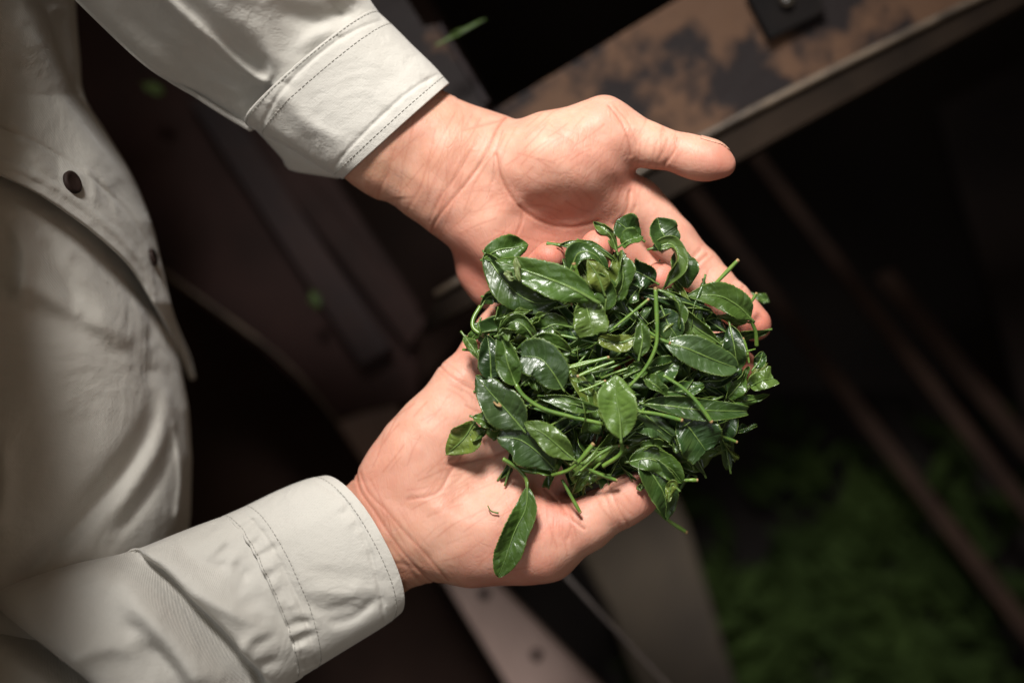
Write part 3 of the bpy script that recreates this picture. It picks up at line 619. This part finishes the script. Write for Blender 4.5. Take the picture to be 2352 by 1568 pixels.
m_ = 70; X = np.zeros((200, m_)); Y = np.zeros((200, m_))
for j, t in enumerate(np.linspace(0, 1, m_)**.8): X[:, j] = inner[:, 0]*(1-t)+outer[:, 0]*t; Y[:, j] = inner[:, 1]*(1-t)+outer[:, 1]*t
Z = torso_z(X, Y, outb(Y)+2)+34-np.clip(Y-700, 0, 300)*1.6
sf2 = [('g', [(0, 250), (60, 330), (110, 420)], 16, 20), ('g', [(60, 60), (110, 160), (170, 280), (250, 400)], 22, 26), ('g', [(120, 20), (150, 130), (185, 230)], -26, 18), ('g', [(20, 120), (60, 230), (50, 330)], -14, 26),
       ('g', [(-100, 330), (0, 370), (90, 410), (170, 460), (250, 525), (320, 600), (370, 690)], 8, 9, 0), ('g', [(-60, 270), (60, 320), (180, 390), (290, 490), (350, 590)], -7, 6, 0), ('g', [(190, 380), (210, 420), (215, 470)], 8, 8), ('g', [(230, 400), (250, 440), (270, 500)], 8, 9), ('g', [(120, 350), (130, 390), (128, 430)], -7, 10)]
Z = Z+folds(X, Y, sf2)+5*np.sin(X*.02+Y*.012)*np.sin(Y*.017)
V2 = np.array([P(a, b, c) for a, b, c in zip(X.ravel(), Y.ravel(), Z.ravel())])
so_ = mesh('buttoned_placket', V2, gridfaces(200, m_)[:, ::-1], CLOTH); child(so_, person); md = so_.modifiers.new('t', 'SOLIDIFY'); md.thickness = .0018; md.offset = 0
for (bx, by, r) in ((161, 421, 27), (344, 592, 22)):
    k = np.argmin((X-bx)**2+(Y-by)**2); i, j = divmod(int(k), m_); G = V2.reshape(200, m_, 3)
    c = G[i, j]; e1 = norm(G[min(i+2, 199), j]-G[max(i-2, 0), j]); e2 = norm(G[i, min(j+2, m_-1)]-G[i, max(j-2, 0)]); nn = norm(np.cross(e1, e2)); nn = nn*np.sign(nn[2])
    e2 = np.cross(nn, e1); bv = []; prof = [(0, 9), (.6, 9), (.8, 12), (1, 9), (1, 1)]
    for rr, hh in prof:
        for a in np.linspace(0, 6.2832, 28, endpoint=False): bv.append(c+r*rr*(math.cos(a)*e1+math.sin(a)*e2)+nn*(hh+4))
    bo = mesh('button', np.array(bv), gridfaces(5, 28, True), BUTTON); child(bo, person)

# ------------------------------------------------------------------ tea leaves
TONE = {'pale': (.20, .24, .09), 'dark': (.031, .064, .013), 'deep': (.020, .045, .012), 'mid': (.050, .094, .016), 'olive': (.115, .150, .026), 'light': (.088, .142, .028), 'matte': (.042, .076, .022)}
GRP = 'tea leaves heaped in the cupped hands'
def leaf(name, pts, hw, roll=0, curl=.5, tone='dark', cut=0, fold=.12, stalk=10, quilt=2.4, stem=None, rib=1.0, n=46, m=15, seed=0, wave=8, crumple=3.2, parent=None):
    """pts: 3D world unit points base -> tip."""
    r_ = random.Random(seed); C = catmull(pts, n); T = norm(np.gradient(C, axis=0))
    up = np.array([0, 0, 1.0]); B = norm(np.cross(T, up)+1e-6); N = np.cross(B, T)
    t = np.linspace(0, 1, n)
    rl = roll+np.linspace(-.25, .25, n)*r_.uniform(-1, 1)
    B, N = np.cos(rl)[:, None]*B+np.sin(rl)[:, None]*N, -np.sin(rl)[:, None]*B+np.cos(rl)[:, None]*N
    te = t*(1-cut)
    ea, eb = r_.uniform(.55, .8), r_.uniform(.6, .95); tm = ea/(ea+eb); shp = (te**ea)*((1-te)**eb); shp /= (tm**ea*(1-tm)**eb)
    if not cut: shp = np.clip(shp, 0, 1)
    nser = max(10, int(len(C)*.42)); ser = (t*nser) % 1
    W = hw*shp*(1+.05*np.sin(t*9+r_.uniform(0, 6)))
    v = np.linspace(-1, 1, m); nvv = r_.choice([6, 7, 8]); ph = r_.uniform(0, 6)
    V = np.zeros((n, m, 3)); av = np.abs(v)
    c_ = curl*(1+.3*np.sin(t*4+ph)); c_ = np.where(np.abs(c_) < .05, .05, c_)
    arc = v[None, :]*c_[:, None]
    xo = W[:, None]*np.sin(arc)/c_[:, None]; zo = W[:, None]*(1-np.cos(arc))/c_[:, None]
    edge = 1+.085*(ser-.5)[:, None]*(av[None, :] > .97); xo = xo*edge
    sgn = np.sign(v)[None, :]; jt = .35*np.sin(t[:, None]*11+ph+sgn)+.2*np.sin(t[:, None]*23+ph*2-sgn*2)
    q = np.abs(np.sin(math.pi*(t[:, None]*nvv-av[None, :]*1.0+jt)))**.7*(.55+.6*np.sin(t[:, None]*14+ph*3+sgn*1.7+av[None, :]*4))
    zo = zo+quilt*q*np.sin(math.pi*np.clip(av, 0, 1))[None, :]*np.minimum(1, W/hw*1.5)[:, None]
    zo = zo+fold*W[:, None]*av[None, :]+1.1*np.sin(t[:, None]*31+v[None, :]*5+ph)*np.sin(v[None, :]*9+ph+t[:, None]*7)*np.minimum(1, W/hw)[:, None]
    zo = zo+wave*(av[None, :]**2)*np.sin(t[:, None]*r_.uniform(6, 12)+ph+(v[None, :] > 0)*2.1)*np.minimum(1, W/hw)[:, None]
    zo = zo+crumple*(np.sin(t[:, None]*r_.uniform(4, 9)+v[None, :]*r_.uniform(1.5, 3.5)+ph*5)+.9*np.abs(np.sin(t[:, None]*r_.uniform(3, 6)-v[None, :]*r_.uniform(1, 2.5)+ph*9)))
    if cut: V_end = (rng.uniform(-1, 1, m)*hw*.06)
    V = C[:, None]+xo[..., None]*B[:, None]+zo[..., None]*N[:, None]
    if cut: V[-1] += V_end[:, None]*T[-1]; V[-2] += V_end[:, None]*T[-1]*.5
    uv = np.stack([np.repeat(t[:, None], m, 1), np.repeat((v*.5+.5)[None], n, 0)], -1).reshape(-1, 2)
    loc = C[0].copy()
    V = V-loc
    o = mesh(name, V.reshape(-1, 3), gridfaces(n, m), LEAF, uv=uv)
    so = o.modifiers.new('t', 'SOLIDIFY'); so.thickness = .00022
    o.location = loc*S if parent is None else loc*S-np.array(parent.location)
    if parent: o.parent = parent
    tc = TONE[tone]; k = r_.uniform(.82, 1.2); o.color = (tc[0]*k, tc[1]*k*r_.uniform(.95, 1.05), tc[2]*k, 1)
    # raised midrib running into the petiole
    cc = V[:, m//2]+N*1.3
    if stalk: cc = np.vstack([cc[0]-T[0]*stalk, cc])
    tv, tf = tube(cc[::3], [2.7*rib, 2.1*rib, 1.5*rib, .6], 26, 6, .7)
    mr = mesh('midrib', tv, tf, RIB); mr.parent = o
    if stem is not None:
        tv, tf = tube(np.array(stem)-loc, [5.0, 4.6, 4.2], 30, 8); s_ = mesh('stem', tv, tf, STEM); s_.parent = o
    return o
def cv(pts, sp, z):
    f = z5 if sp == 5 else z2; z = z if isinstance(z, (tuple, list)) else (z,)
    zz = np.interp(np.linspace(0, 1, len(pts)), np.linspace(0, 1, len(z)), z)
    return [P(*f(x, y), a) for (x, y), a in zip(pts, zz)]
SC = {5: .375, 2: .4667}
lid = [0]
def L(label, sp, pts, hw, z, roll=0., curl=.5, tone='dark', cut=0, stem=None, stemz=None, **kw):
    lid[0] += 1
    st = cv(stem, sp, stemz if stemz is not None else z) if stem else None
    o = leaf('tea_leaf', cv(pts, sp, z), hw*SC[sp], roll, curl, tone, cut, seed=lid[0]*13, stem=st, **kw)
    tag(o, label, 'tea leaf', GRP); return o
L('largest glossy leaf, thick pale midrib, on top at the upper left of the heap', 5, [(1040, 590), (900, 515), (740, 450), (580, 395), (420, 345)], 100, (140, 150, 132), .05, .35, 'mid', rib=1.6, n=64, m=19, quilt=3.5)
L('broad dark leaf tucked beneath the largest glossy leaf, showing along its lower side', 5, [(360, 300), (450, 430), (560, 545), (680, 600), (810, 590)], 100, (95, 112, 112), -.2, .5, 'dark', n=60)
L('folded leaf poking out at the top left corner of the heap behind the largest leaf', 5, [(355, 330), (450, 275), (540, 262), (622, 245)], 78, (92, 105, 95), .1, .5, 'mid')
L('narrow leaf with a pale stalk end pointing left between the two leftmost fingertips', 5, [(820, 246), (940, 246), (1060, 280), (1160, 350)], 34, (84, 92, 96), .1, .9, 'mid', stem=[(735, 238), (780, 244), (830, 248)], stemz=70)
L('small pale olive leaf lying upright beside the tip of the largest midrib', 5, [(1085, 532), (1050, 440), (985, 335)], 62, (135, 150, 140), .1, .3, 'olive', n=40)
L('dark rounded leaf directly above and behind the small pale olive leaf', 5, [(880, 400), (930, 300), (1020, 310), (1110, 400)], 60, (98, 112, 105), .4, .8, 'dark')
L('upright folded leaf right of the small pale olive leaf', 5, [(1140, 595), (1195, 480), (1200, 370), (1190, 280)], 62, (110, 128, 112), -.5, .8, 'mid')
L('shiny creased leaf just below the small pale olive leaf', 5, [(1092, 645), (1100, 560), (1060, 470), (985, 440)], 84, (120, 132, 120), .3, .7, 'mid')
L('short broad leaf with white glare, cut off square, below the base of the largest leaf', 5, [(965, 580), (990, 670), (1020, 800)], 104, (125, 128, 132), .12, .3, 'light', cut=.28, quilt=4)
L('small leaf rolled into a bright curl at the top edge of the heap', 5, [(1200, 250), (1250, 215), (1325, 205)], 62, (84, 98, 88), .5, 1.3, 'mid')
L('dark leaf standing up behind the bright curl at the top edge', 5, [(1310, 215), (1230, 150), (1160, 100)], 84, (75, 80, 75), -.2, .5, 'dark')
L('slim twisted leaf touching the second fingertip at the top edge', 5, [(1165, 285), (1130, 190), (1085, 150), (1025, 105)], 36, (75, 80, 70), .2, .8, 'light')
L('pointed triangular leaf standing tallest at the top of the heap against the index finger', 5, [(1500, 262), (1450, 190), (1412, 80)], 104, (70, 85, 80), -.2, .6, 'dark')
L('pale edged folded leaf hanging below the pointed triangular leaf', 5, [(1380, 275), (1500, 245), (1545, 330), (1500, 430), (1440, 520)], 56, (90, 105, 90), .4, 1.1, 'light')
L('dark curved leaf bordering the upper index finger, beside the pale edged folded leaf', 5, [(1540, 280), (1575, 390), (1595, 510)], 80, (60, 76, 66), .1, .8, 'dark')
L('crumpled dark leaf left of the third fingertip', 5, [(1400, 470), (1330, 430), (1260, 400)], 96, (92, 100, 90), .2, .9, 'deep', wave=9, cut=.25)
L('crumpled leaf half folded under, below the crumpled dark leaf at the third fingertip', 5, [(1240, 600), (1290, 520), (1330, 470)], 64, (86, 96, 92), .5, 1.0, 'dark')
L('arched glossy leaf lying across the tip half of the index finger at the right', 5, [(1985, 700), (1900, 615), (1780, 560), (1590, 560)], 92, (40, 75, 70), -.22, .55, 'mid', n=60, quilt=3.5, stem=[(2022, 862), (2015, 780), (1985, 700)], stemz=(10, 40))
L('slim leaf folded beneath the arched glossy leaf', 5, [(1960, 720), (1850, 700), (1690, 680)], 34, (28, 40, 40), -.4, .8, 'light')
L('small olive leaf with a dark centre line, below the arched glossy leaf', 5, [(1642, 660), (1655, 740), (1722, 852)], 60, (60, 66, 60), .2, .7, 'mid')
L('dark leaf right of the long upright stem, under the curled leaf edge', 5, [(1440, 640), (1480, 730), (1545, 825)], 88, (98, 104, 98), .1, .5, 'deep')
L('curled rim of a leaf bending over the dark leaf right of the long upright stem', 5, [(1440, 540), (1510, 570), (1548, 660), (1545, 760)], 36, (106, 112, 106), .6, 1.3, 'mid')
L('long dark leaf with a bluish sheen pointing right in the middle of the heap', 5, [(1450, 842), (1600, 885), (1760, 950), (1900, 1000)], 98, (120, 122, 100), .1, .4, 'matte', n=60, quilt=3)
L('dark upright leaf right of the bluish sheen leaf, beside the hidden middle fingertip', 5, [(1860, 740), (1885, 860), (1905, 1010)], 74, (70, 78, 66), -.3, .6, 'deep')
L('smooth olive leaf curving left from the small pointed upright leaf', 5, [(1262, 815), (1180, 845), (1110, 830), (1050, 812)], 56, (128, 132, 124), .2, .6, 'olive')
L('small pointed leaf standing upright left of the long upright stem', 5, [(1305, 930), (1322, 820), (1308, 710)], 52, (140, 146, 138), .1, .5, 'mid')
L('large upright leaf with a straight pale midrib in the lower centre of the heap', 5, [(1188, 1430), (1182, 1300), (1160, 1170), (1158, 1042)], 112, (160, 168, 150), .05, .3, 'light', rib=1.3, n=64, m=19, quilt=3.2, stem=[(1080, 1600), (1190, 1520), (1188, 1430)], stemz=(120, 155))
L('long leaf at the left whose base runs into the long curved stem', 5, [(545, 1100), (500, 980), (480, 880), (440, 780)], 76, (135, 140, 140), .1, .6, 'mid', n=56, stem=[(545, 1100), (600, 1175), (720, 1250), (900, 1300), (1085, 1342)], stemz=(136, 130))
L('small pale folded flap on top of the long leaf at the left', 5, [(440, 790), (500, 770), (560, 765)], 40, (146, 152, 148), -.6, 1.2, 'light')
L('dark leaf with its tip up at the left edge of the heap', 5, [(395, 1070), (390, 960), (372, 800)], 78, (112, 118, 110), -.15, .5, 'deep', n=50)
L('big flat dark leaf at the lower left with a small brown crumb on it', 5, [(590, 1372), (500, 1270), (400, 1160), (300, 1045)], 118, (120, 128, 112), .05, .3, 'matte', n=64, m=19, quilt=3)
L('wrinkled leaf with a toothed upper edge, left of the centre of the heap', 5, [(885, 900), (760, 850), (650, 860), (545, 885)], 74, (122, 130, 120), .3, .6, 'mid', wave=7)
L('broad matte leaf with torn side below the wrinkled toothed leaf', 5, [(830, 1120), (760, 1010), (690, 940), (575, 925)], 118, (136, 142, 130), .0, .35, 'matte', cut=.15, n=56, quilt=3)
L('bent leaf arching above the long leaf at the left', 5, [(680, 850), (620, 760), (540, 715), (430, 770)], 56, (112, 126, 116), .3, .8, 'mid')
L('leaf with a white glint lying left of the short broad cut leaf', 5, [(870, 745), (780, 730), (700, 760), (600, 745)], 78, (106, 114, 106), .25, .6, 'mid', quilt=4)
L('leaf half hidden under the broad dark leaf at the upper left', 5, [(440, 750), (480, 660), (520, 585)], 66, (88, 96, 88), -.2, .6, 'mid')
L('thin twisted leaf, upper one of two slivers left of the short broad cut leaf', 5, [(440, 700), (540, 670), (650, 650)], 17, (112, 112), .6, 1.4, 'light')
L('thin twisted leaf, lower one of two slivers left of the short broad cut leaf', 5, [(590, 745), (680, 700), (755, 655)], 22, (116, 118), .6, 1.4, 'light')
L('pale sliver leaf at the leftmost edge of the heap on the little finger', 5, [(225, 800), (270, 860), (318, 945)], 34, (50, 62, 66), .2, .7, 'light')
L('small leaf behind the pale sliver at the leftmost edge', 5, [(330, 720), (300, 790), (260, 830)], 40, (52, 56, 50), -.3, .7, 'mid')
L('leaf on a looping stem, hanging past the little finger into the gap between the hands', 5, [(330, 620), (380, 560), (455, 500)], 34, (40, 50, 60), -.5, .9, 'dark', stem=[(330, 620), (285, 700), (290, 760), (365, 808)], stemz=(42, 70))
L('yellowish rounded leaf lying on the lower palm at the bottom left of the heap', 2, [(740, 560), (690, 640), (600, 725)], 76, (66, 60, 46), .1, .4, 'olive', n=50, quilt=3)
L('small folded leaf beside the yellowish rounded leaf', 2, [(720, 655), (760, 625), (800, 600)], 34, (56, 64, 66), .4, .8, 'mid')
L('curled light leaf end above the yellowish rounded leaf', 2, [(735, 540), (790, 560), (850, 610)], 40, (84, 90, 84), .5, .9, 'light')
L('broad dark leaf, over the lower palm at the heel of the heap', 2, [(1130, 790), (1060, 720), (960, 650), (850, 640)], 100, (100, 112, 104), .1, .4, 'matte', n=60)
L('plain leaf beneath the broad dark leaf at the heel of the heap', 2, [(1120, 810), (1050, 760), (940, 740)], 54, (80, 86, 78), .0, .5, 'mid')
L('bright glossy leaf pointing down right, before the big flat dark leaf', 2, [(1226, 745), (1150, 680), (1080, 620), (985, 568)], 62, (130, 138, 128), .05, .4, 'light', n=56, quilt=3.5)
L('thin pointed leaf tip rising from the bright glossy leaf', 2, [(1200, 720), (1170, 660), (1150, 600)], 22, (118, 122), .4, 1.0, 'light')
L('dark leaf cut square at its lower right end, right bottom of the heap', 2, [(1750, 545), (1810, 610), (1880, 710)], 112, (100, 104, 92), .1, .35, 'deep', cut=.30, quilt=3, n=50)
L('long rolled leaf lying level near the right bottom of the heap', 5, [(1330, 1215), (1500, 1235), (1700, 1260), (1965, 1262)], 80, (108, 112, 90), .2, .9, 'dark', n=60, cut=.1)
L('long narrow leaf left of the large upright leaf', 5, [(1060, 1250), (940, 1225), (800, 1190), (680, 1165)], 46, (128, 132, 122), .3, .8, 'mid')
L('folded leaf right of the tip of the large upright leaf', 5, [(1310, 1060), (1400, 1110), (1465, 1160)], 50, (120, 124, 112), .5, 1.0, 'mid')
L('dark folded leaf between the crossing stem and the long rolled leaf', 5, [(1440, 1150), (1570, 1140), (1700, 1105)], 52, (106, 108, 98), .3, .9, 'dark')
L('slim dark leaf with a pale edge pointing at the tip of the hidden middle finger', 5, [(1680, 1085), (1800, 1075), (1935, 1010)], 50, (80, 84, 72), .4, .7, 'deep')
L('upright bent leaf at the right edge of the heap', 5, [(1830, 1195), (1900, 1110), (1970, 990)], 52, (66, 76, 66), -.4, .8, 'mid')
L('pale green leaf end folded back, farthest right in the heap', 5, [(1985, 1110), (2050, 1080), (2122, 1060)], 70, (62, 74, 66), .3, .7, 'light', cut=.35)
L('narrow leaf running along the right edge under the pale folded leaf end', 5, [(1815, 1190), (1960, 1200), (2095, 1160)], 32, (54, 56, 44), .2, .8, 'mid')
L('small dark leaf behind the right edge of the heap, above the pale folded leaf end', 5, [(2010, 1000), (2040, 960), (2060, 900)], 40, (30, 30), .2, .6, 'dark')
L('shadowed leaf drooping at the lower right edge', 5, [(1850, 1395), (1940, 1375), (2025, 1350)], 26, (10, 0), .4, .8, 'deep')
L('small leaf peeking out behind the tip of the upper index finger', 5, [(2000, 555), (2060, 580), (2100, 600)], 34, (-130, -120), .3, .8, 'mid')
L('single leaf hanging by its stem onto the lower palm, apart from the heap', 2, [(1000, 880), (990, 990), (930, 1120), (855, 1325)], 74, (86, 92, 96, 78), .15, .6, 'mid', n=64, m=19, quilt=4, stem=[(880, 745), (950, 790), (990, 840), (1000, 885)], stemz=(90, 86), rib=.8)
L('glossy folded leaf draped over the tip of the lower thumb', 2, [(1560, 745), (1620, 830), (1670, 930), (1680, 1040)], 86, (110, 104, 70), .25, .8, 'dark', n=60, quilt=1.5)
L('leaf lying over the top of the draped leaf at the lower thumb', 2, [(1500, 760), (1600, 745), (1700, 790), (1760, 860)], 62, (112, 112, 92), .0, .6, 'mid')
L('tiny pale leaf stuck on the draped leaf at the lower thumb', 2, [(1735, 890), (1710, 870), (1690, 960)], 24, (118, 118), .0, .3, 'olive')
L('small curl above the draped leaf at the lower thumb', 2, [(1560, 700), (1610, 680), (1660, 700)], 40, (105, 112, 100), .5, 1.4, 'mid')
L('small dark curl left of the square cut leaf', 2, [(1690, 640), (1720, 680), (1730, 720)], 36, (85, 88), .5, 1.4, 'dark')
L('crinkled leaf between the large upright leaf and the square cut leaf', 2, [(1530, 600), (1600, 580), (1680, 640)], 66, (96, 100, 90), .2, .7, 'matte', wave=8)
L('see-through green leaf hanging into the gap beside the lower thumb', 2, [(1390, 825), (1290, 835), (1215, 915)], 34, (60, 60, 40), .2, .6, 'light')
L('green triangular leaf at the very left of the broad matte leaf', 5, [(590, 1100), (640, 1060), (680, 1140)], 42, (122, 126), .2, .6, 'mid')
L('dark leaf under the stems in the centre of the heap', 5, [(1010, 880), (930, 830), (880, 760)], 90, (96, 100), .2, .5, 'deep')
L('leaf split by its pale rib, below the bluish sheen leaf', 5, [(1360, 1050), (1440, 1010), (1550, 960)], 84, (108, 110, 104), .0, .5, 'dark', rib=1.3)
L('soft leaf just right of the lower end of the long upright stem', 5, [(1230, 1040), (1300, 1010), (1350, 950)], 60, (104, 108), .2, .6, 'mid')

def stem_thing(label, sp, pts, r, z, ends=True):
    C = np.array(cv(pts, sp, z)); loc = C[0].copy(); tv, tf = tube(C-loc, [r*SC[sp]*.8, r*SC[sp]*.85, r*SC[sp]*.93, r*SC[sp]*.9, r*SC[sp]*1.12, r*SC[sp]*.95], 40, 10)
    o = mesh('tea_twig', tv, tf, STEM); o.location = loc*S; tag(o, label, 'twig', 'bare stems in the heap')
    d = norm(C[-1]-C[-2]); e = C[-1]-loc; tv, tf = tube([e-d*2, e+d*3.2], r*SC[sp]*.96, 4, 10); c = mesh('cut_end', tv, tf, CUT); c.parent = o
for a in [
 ('longest upright stem curving down through the middle of the heap', 5, [(1240, 1115), (1340, 1000), (1400, 880), (1412, 760), (1402, 515)], 12, (136, 150, 150)),
 ('stout stem crossing the upper index finger and pointing to the upper right', 5, [(1560, 660), (1720, 530), (1905, 342)], 12, (30, 44, 60)),
 ('stem sloping down right across the long rolled leaf', 5, [(1450, 1045), (1560, 1115), (1650, 1200), (1742, 1325)], 12, (130, 136, 132)),
 ('level stem right of the large upright leaf, reaching the square cut leaf', 5, [(1270, 1262), (1420, 1282), (1560, 1318)], 12, (132, 128)),
 ('stem end with a brown tip sticking out at the lower right', 5, [(1700, 1365), (1800, 1410), (1895, 1450)], 10, (84, 70)),
 ('upper one of two pale stems lying level in the centre', 5, [(835, 1005), (930, 985), (1000, 965), (1110, 935)], 10, (128, 130)),
 ('lower one of two pale stems lying level in the centre', 5, [(1150, 960), (1040, 1000), (930, 1048)], 10, (132, 134)),
 ('grey green stem slanting between the short cut leaf and the crumpled leaves', 5, [(1145, 755), (1250, 670), (1355, 582)], 9, (112, 120)),
 ('thin stem under the tip of the large upright leaf', 5, [(905, 1150), (1000, 1120), (1090, 1080)], 8, (124, 126)),
 ('bright forked stem at the bottom, rising to the right', 2, [(1120, 825), (1200, 800), (1260, 750), (1322, 675)], 11, (98, 120, 135)),
 ('straight stem end pointing down onto the lower palm', 2, [(1170, 848), (1215, 930), (1258, 1006)], 9, (84, 78)),
 ('stem end pointing right just above the lower thumb', 2, [(1250, 755), (1320, 805), (1436, 850)], 9, (104, 96)),
 ('short thick stem lying at the bottom left under the hanging leaf', 2, [(880, 752), (960, 795), (1050, 812)], 11, (84, 88)),
 ('slanting stem below the base of the large upright leaf', 2, [(1370, 785), (1430, 750), (1490, 690)], 8, (106, 110)),
 ('twiggy stem with buds lying level at the bottom centre', 2, [(1260, 805), (1330, 740), (1410, 690), (1450, 680)], 8, (112, 116)),
 ('short stem bit beside the dark leaf right of the long upright stem', 5, [(1345, 765), (1420, 815), (1485, 845)], 10, (124, 126)),
 ('stub of stem between the largest leaf and the small pale olive leaf', 5, [(930, 440), (915, 400), (903, 365)], 12, (130, 140)),
 ('short stem end below the largest leaf', 5, [(780, 632), (830, 622), (884, 610)], 10, (124, 126)),
 ('thin curved stem over the hidden middle fingertip at the right', 5, [(1975, 968), (1965, 900), (1940, 822)], 8, (40, 36)),
 ('stem end sticking out right of the draped leaf at the thumb', 2, [(1740, 855), (1790, 850), (1832, 850)], 9, (80, 78)),
 ('stem sticking out beneath the lower thumb', 2, [(1610, 975), (1690, 1045), (1780, 1105)], 9, (-60, -70)),
 ('stem end over the tip of the upper index finger', 5, [(1940, 660), (1985, 600), (2018, 545)], 9, (20, 24)),
 ('thin stem crossing the lower left of the large upright leaf', 5, [(760, 1350), (860, 1300), (960, 1300)], 8, (112, 118))]: stem_thing(*a)
tag(leaf('leaf_crumb', [P(1462, 1122, 86), P(1482, 1112, 84)], 8, 0, .2, 'light', stalk=0, n=12, m=7, rib=.3), 'tiny green leaf crumb on the pad of the lower thumb', 'leaf crumb')

tag(leaf('leaf_flake', cv([(548, 318), (556, 400), (572, 470)], 5, (151, 153, 150)), 8, 0, .2, 'pale', stalk=0, n=16, m=7, rib=.3), 'narrow pale flake stuck across the largest glossy leaf', 'leaf flake')
tag(leaf('leaf_flake', cv([(485, 400), (510, 440), (535, 455)], 5, (143, 146, 144)), 9, 0, .2, 'pale', stalk=0, n=16, m=7, rib=.3), 'small pale flake at the left end of the largest glossy leaf', 'leaf flake')
tv, tf = tube(cv([(410, 1205), (430, 1225), (455, 1232), (440, 1212)], 5, (131, 133, 131)), [2.0, 3.2, 1.5], 14, 6); tag(mesh('leaf_crumb', tv, tf, CUT), 'tiny brown crumb on the big flat dark leaf at the lower left', 'leaf crumb')
tv, tf = tube([P(1120, 1160, 74), P(1128, 1173, 77), P(1145, 1178, 76)], [1.2, 1.6, 2.2], 12, 6); tag(mesh('leaf_crumb', tv, tf, RIB), 'tiny curved stem crumb lying on the bare lower palm', 'leaf crumb')

# leaves packed inside the heap, too alike to tell apart
gi = 0
while gi < 150:
    a = random.uniform(0, 6.283); q = math.sqrt(random.random()); x = 1410+q*300*math.cos(a); y = 830+q*265*math.sin(a)
    if any(math.hypot(x-u, y-v_) < w_ for u, v_, w_ in ((1262, 592, 80), (1372, 562, 85), (1516, 636, 60), (1582, 770, 50), (1650, 610, 105), (1560, 520, 110), (1720, 720, 90), (1705, 830, 45), (1110, 720, 50), (1100, 640, 70))): continue
    if x < 1200 and y < 640: continue
    if y < 640 and 1300 < x < 1560 and random.random() < .7: continue
    z = random.uniform(-10, 88)*(1-q**3)+14
    if x > 1600: z -= 25
    d = random.uniform(0, 6.283); l = random.uniform(60, 118)
    if x-l*abs(math.cos(d)) < 1085: continue
    gi += 1
    # nudge towards level arrangement seen in the photo
    p0 = P(x-math.cos(d)*l, y-math.sin(d)*l, z+random.uniform(-14, 14)); p1 = P(x+random.uniform(-15, 15), y+random.uniform(-15, 15), z+random.uniform(4, 20)); p2 = P(x+math.cos(d)*l, y+math.sin(d)*l, z+random.uniform(-14, 14))
    o = leaf('tea_leaf', [p0, p1, p2], random.uniform(14, 30), random.uniform(-.7, .7), random.uniform(.4, 1.7), random.choice(['dark', 'deep', 'mid', 'deep', 'dark', 'matte', 'mid', 'light', 'olive', 'dark']), random.choice([0, 0, .2, .3]), seed=1000+gi, n=34, m=11, wave=10, crumple=7, stalk=8)
    tag(o, 'glossy tea leaf packed among the others inside the heap', 'tea leaf', 'leaves packed inside the heap')
for k in range(40):
    a = random.uniform(0, 6.283); q = math.sqrt(random.random())*.8; x = 1400+q*300*math.cos(a); y = 850+q*250*math.sin(a); d = random.uniform(-.9, .5); l = random.uniform(50, 110); z = random.uniform(60, 112)*(1-q**3)
    C = np.array([P(x-math.cos(d)*l, y-math.sin(d)*l, z), P(x, y+random.uniform(-12, 12), z+8), P(x+math.cos(d)*l, y+math.sin(d)*l, z)])
    tv, tf = tube(C-C[0], [random.uniform(3, 4.2), 3, 1.8], 16, 8); o = mesh('tea_twig', tv, tf, STEM); o.location = C[0]*S
    tag(o, 'thin green stem packed among the leaves inside the heap', 'twig', 'stems packed inside the heap')

# stray bits on the machine, out of focus
for (x, y, z, l, d, lab) in [(355, 205, -1150, 24, .4, 'stray bright green leaf lying on the dark panel below the upper sleeve'), (725, 692, -1180, 20, 1.2, 'stray dim green leaf lying on the dark panel between the two arms'), (1062, 72, -560, 60, -.5, 'stray slim green leaf beside the cross member at the top')]:
    o = leaf('stray_leaf', [P(x-math.cos(d)*l, y-math.sin(d)*l, z), P(x, y, z+6), P(x+math.cos(d)*l, y+math.sin(d)*l, z)], 7 if z > -900 else 17, 0, .4, 'mid' if z > -900 or x > 500 else 'light', seed=int(x), n=24, m=9)
    tag(o, lab, 'tea leaf')
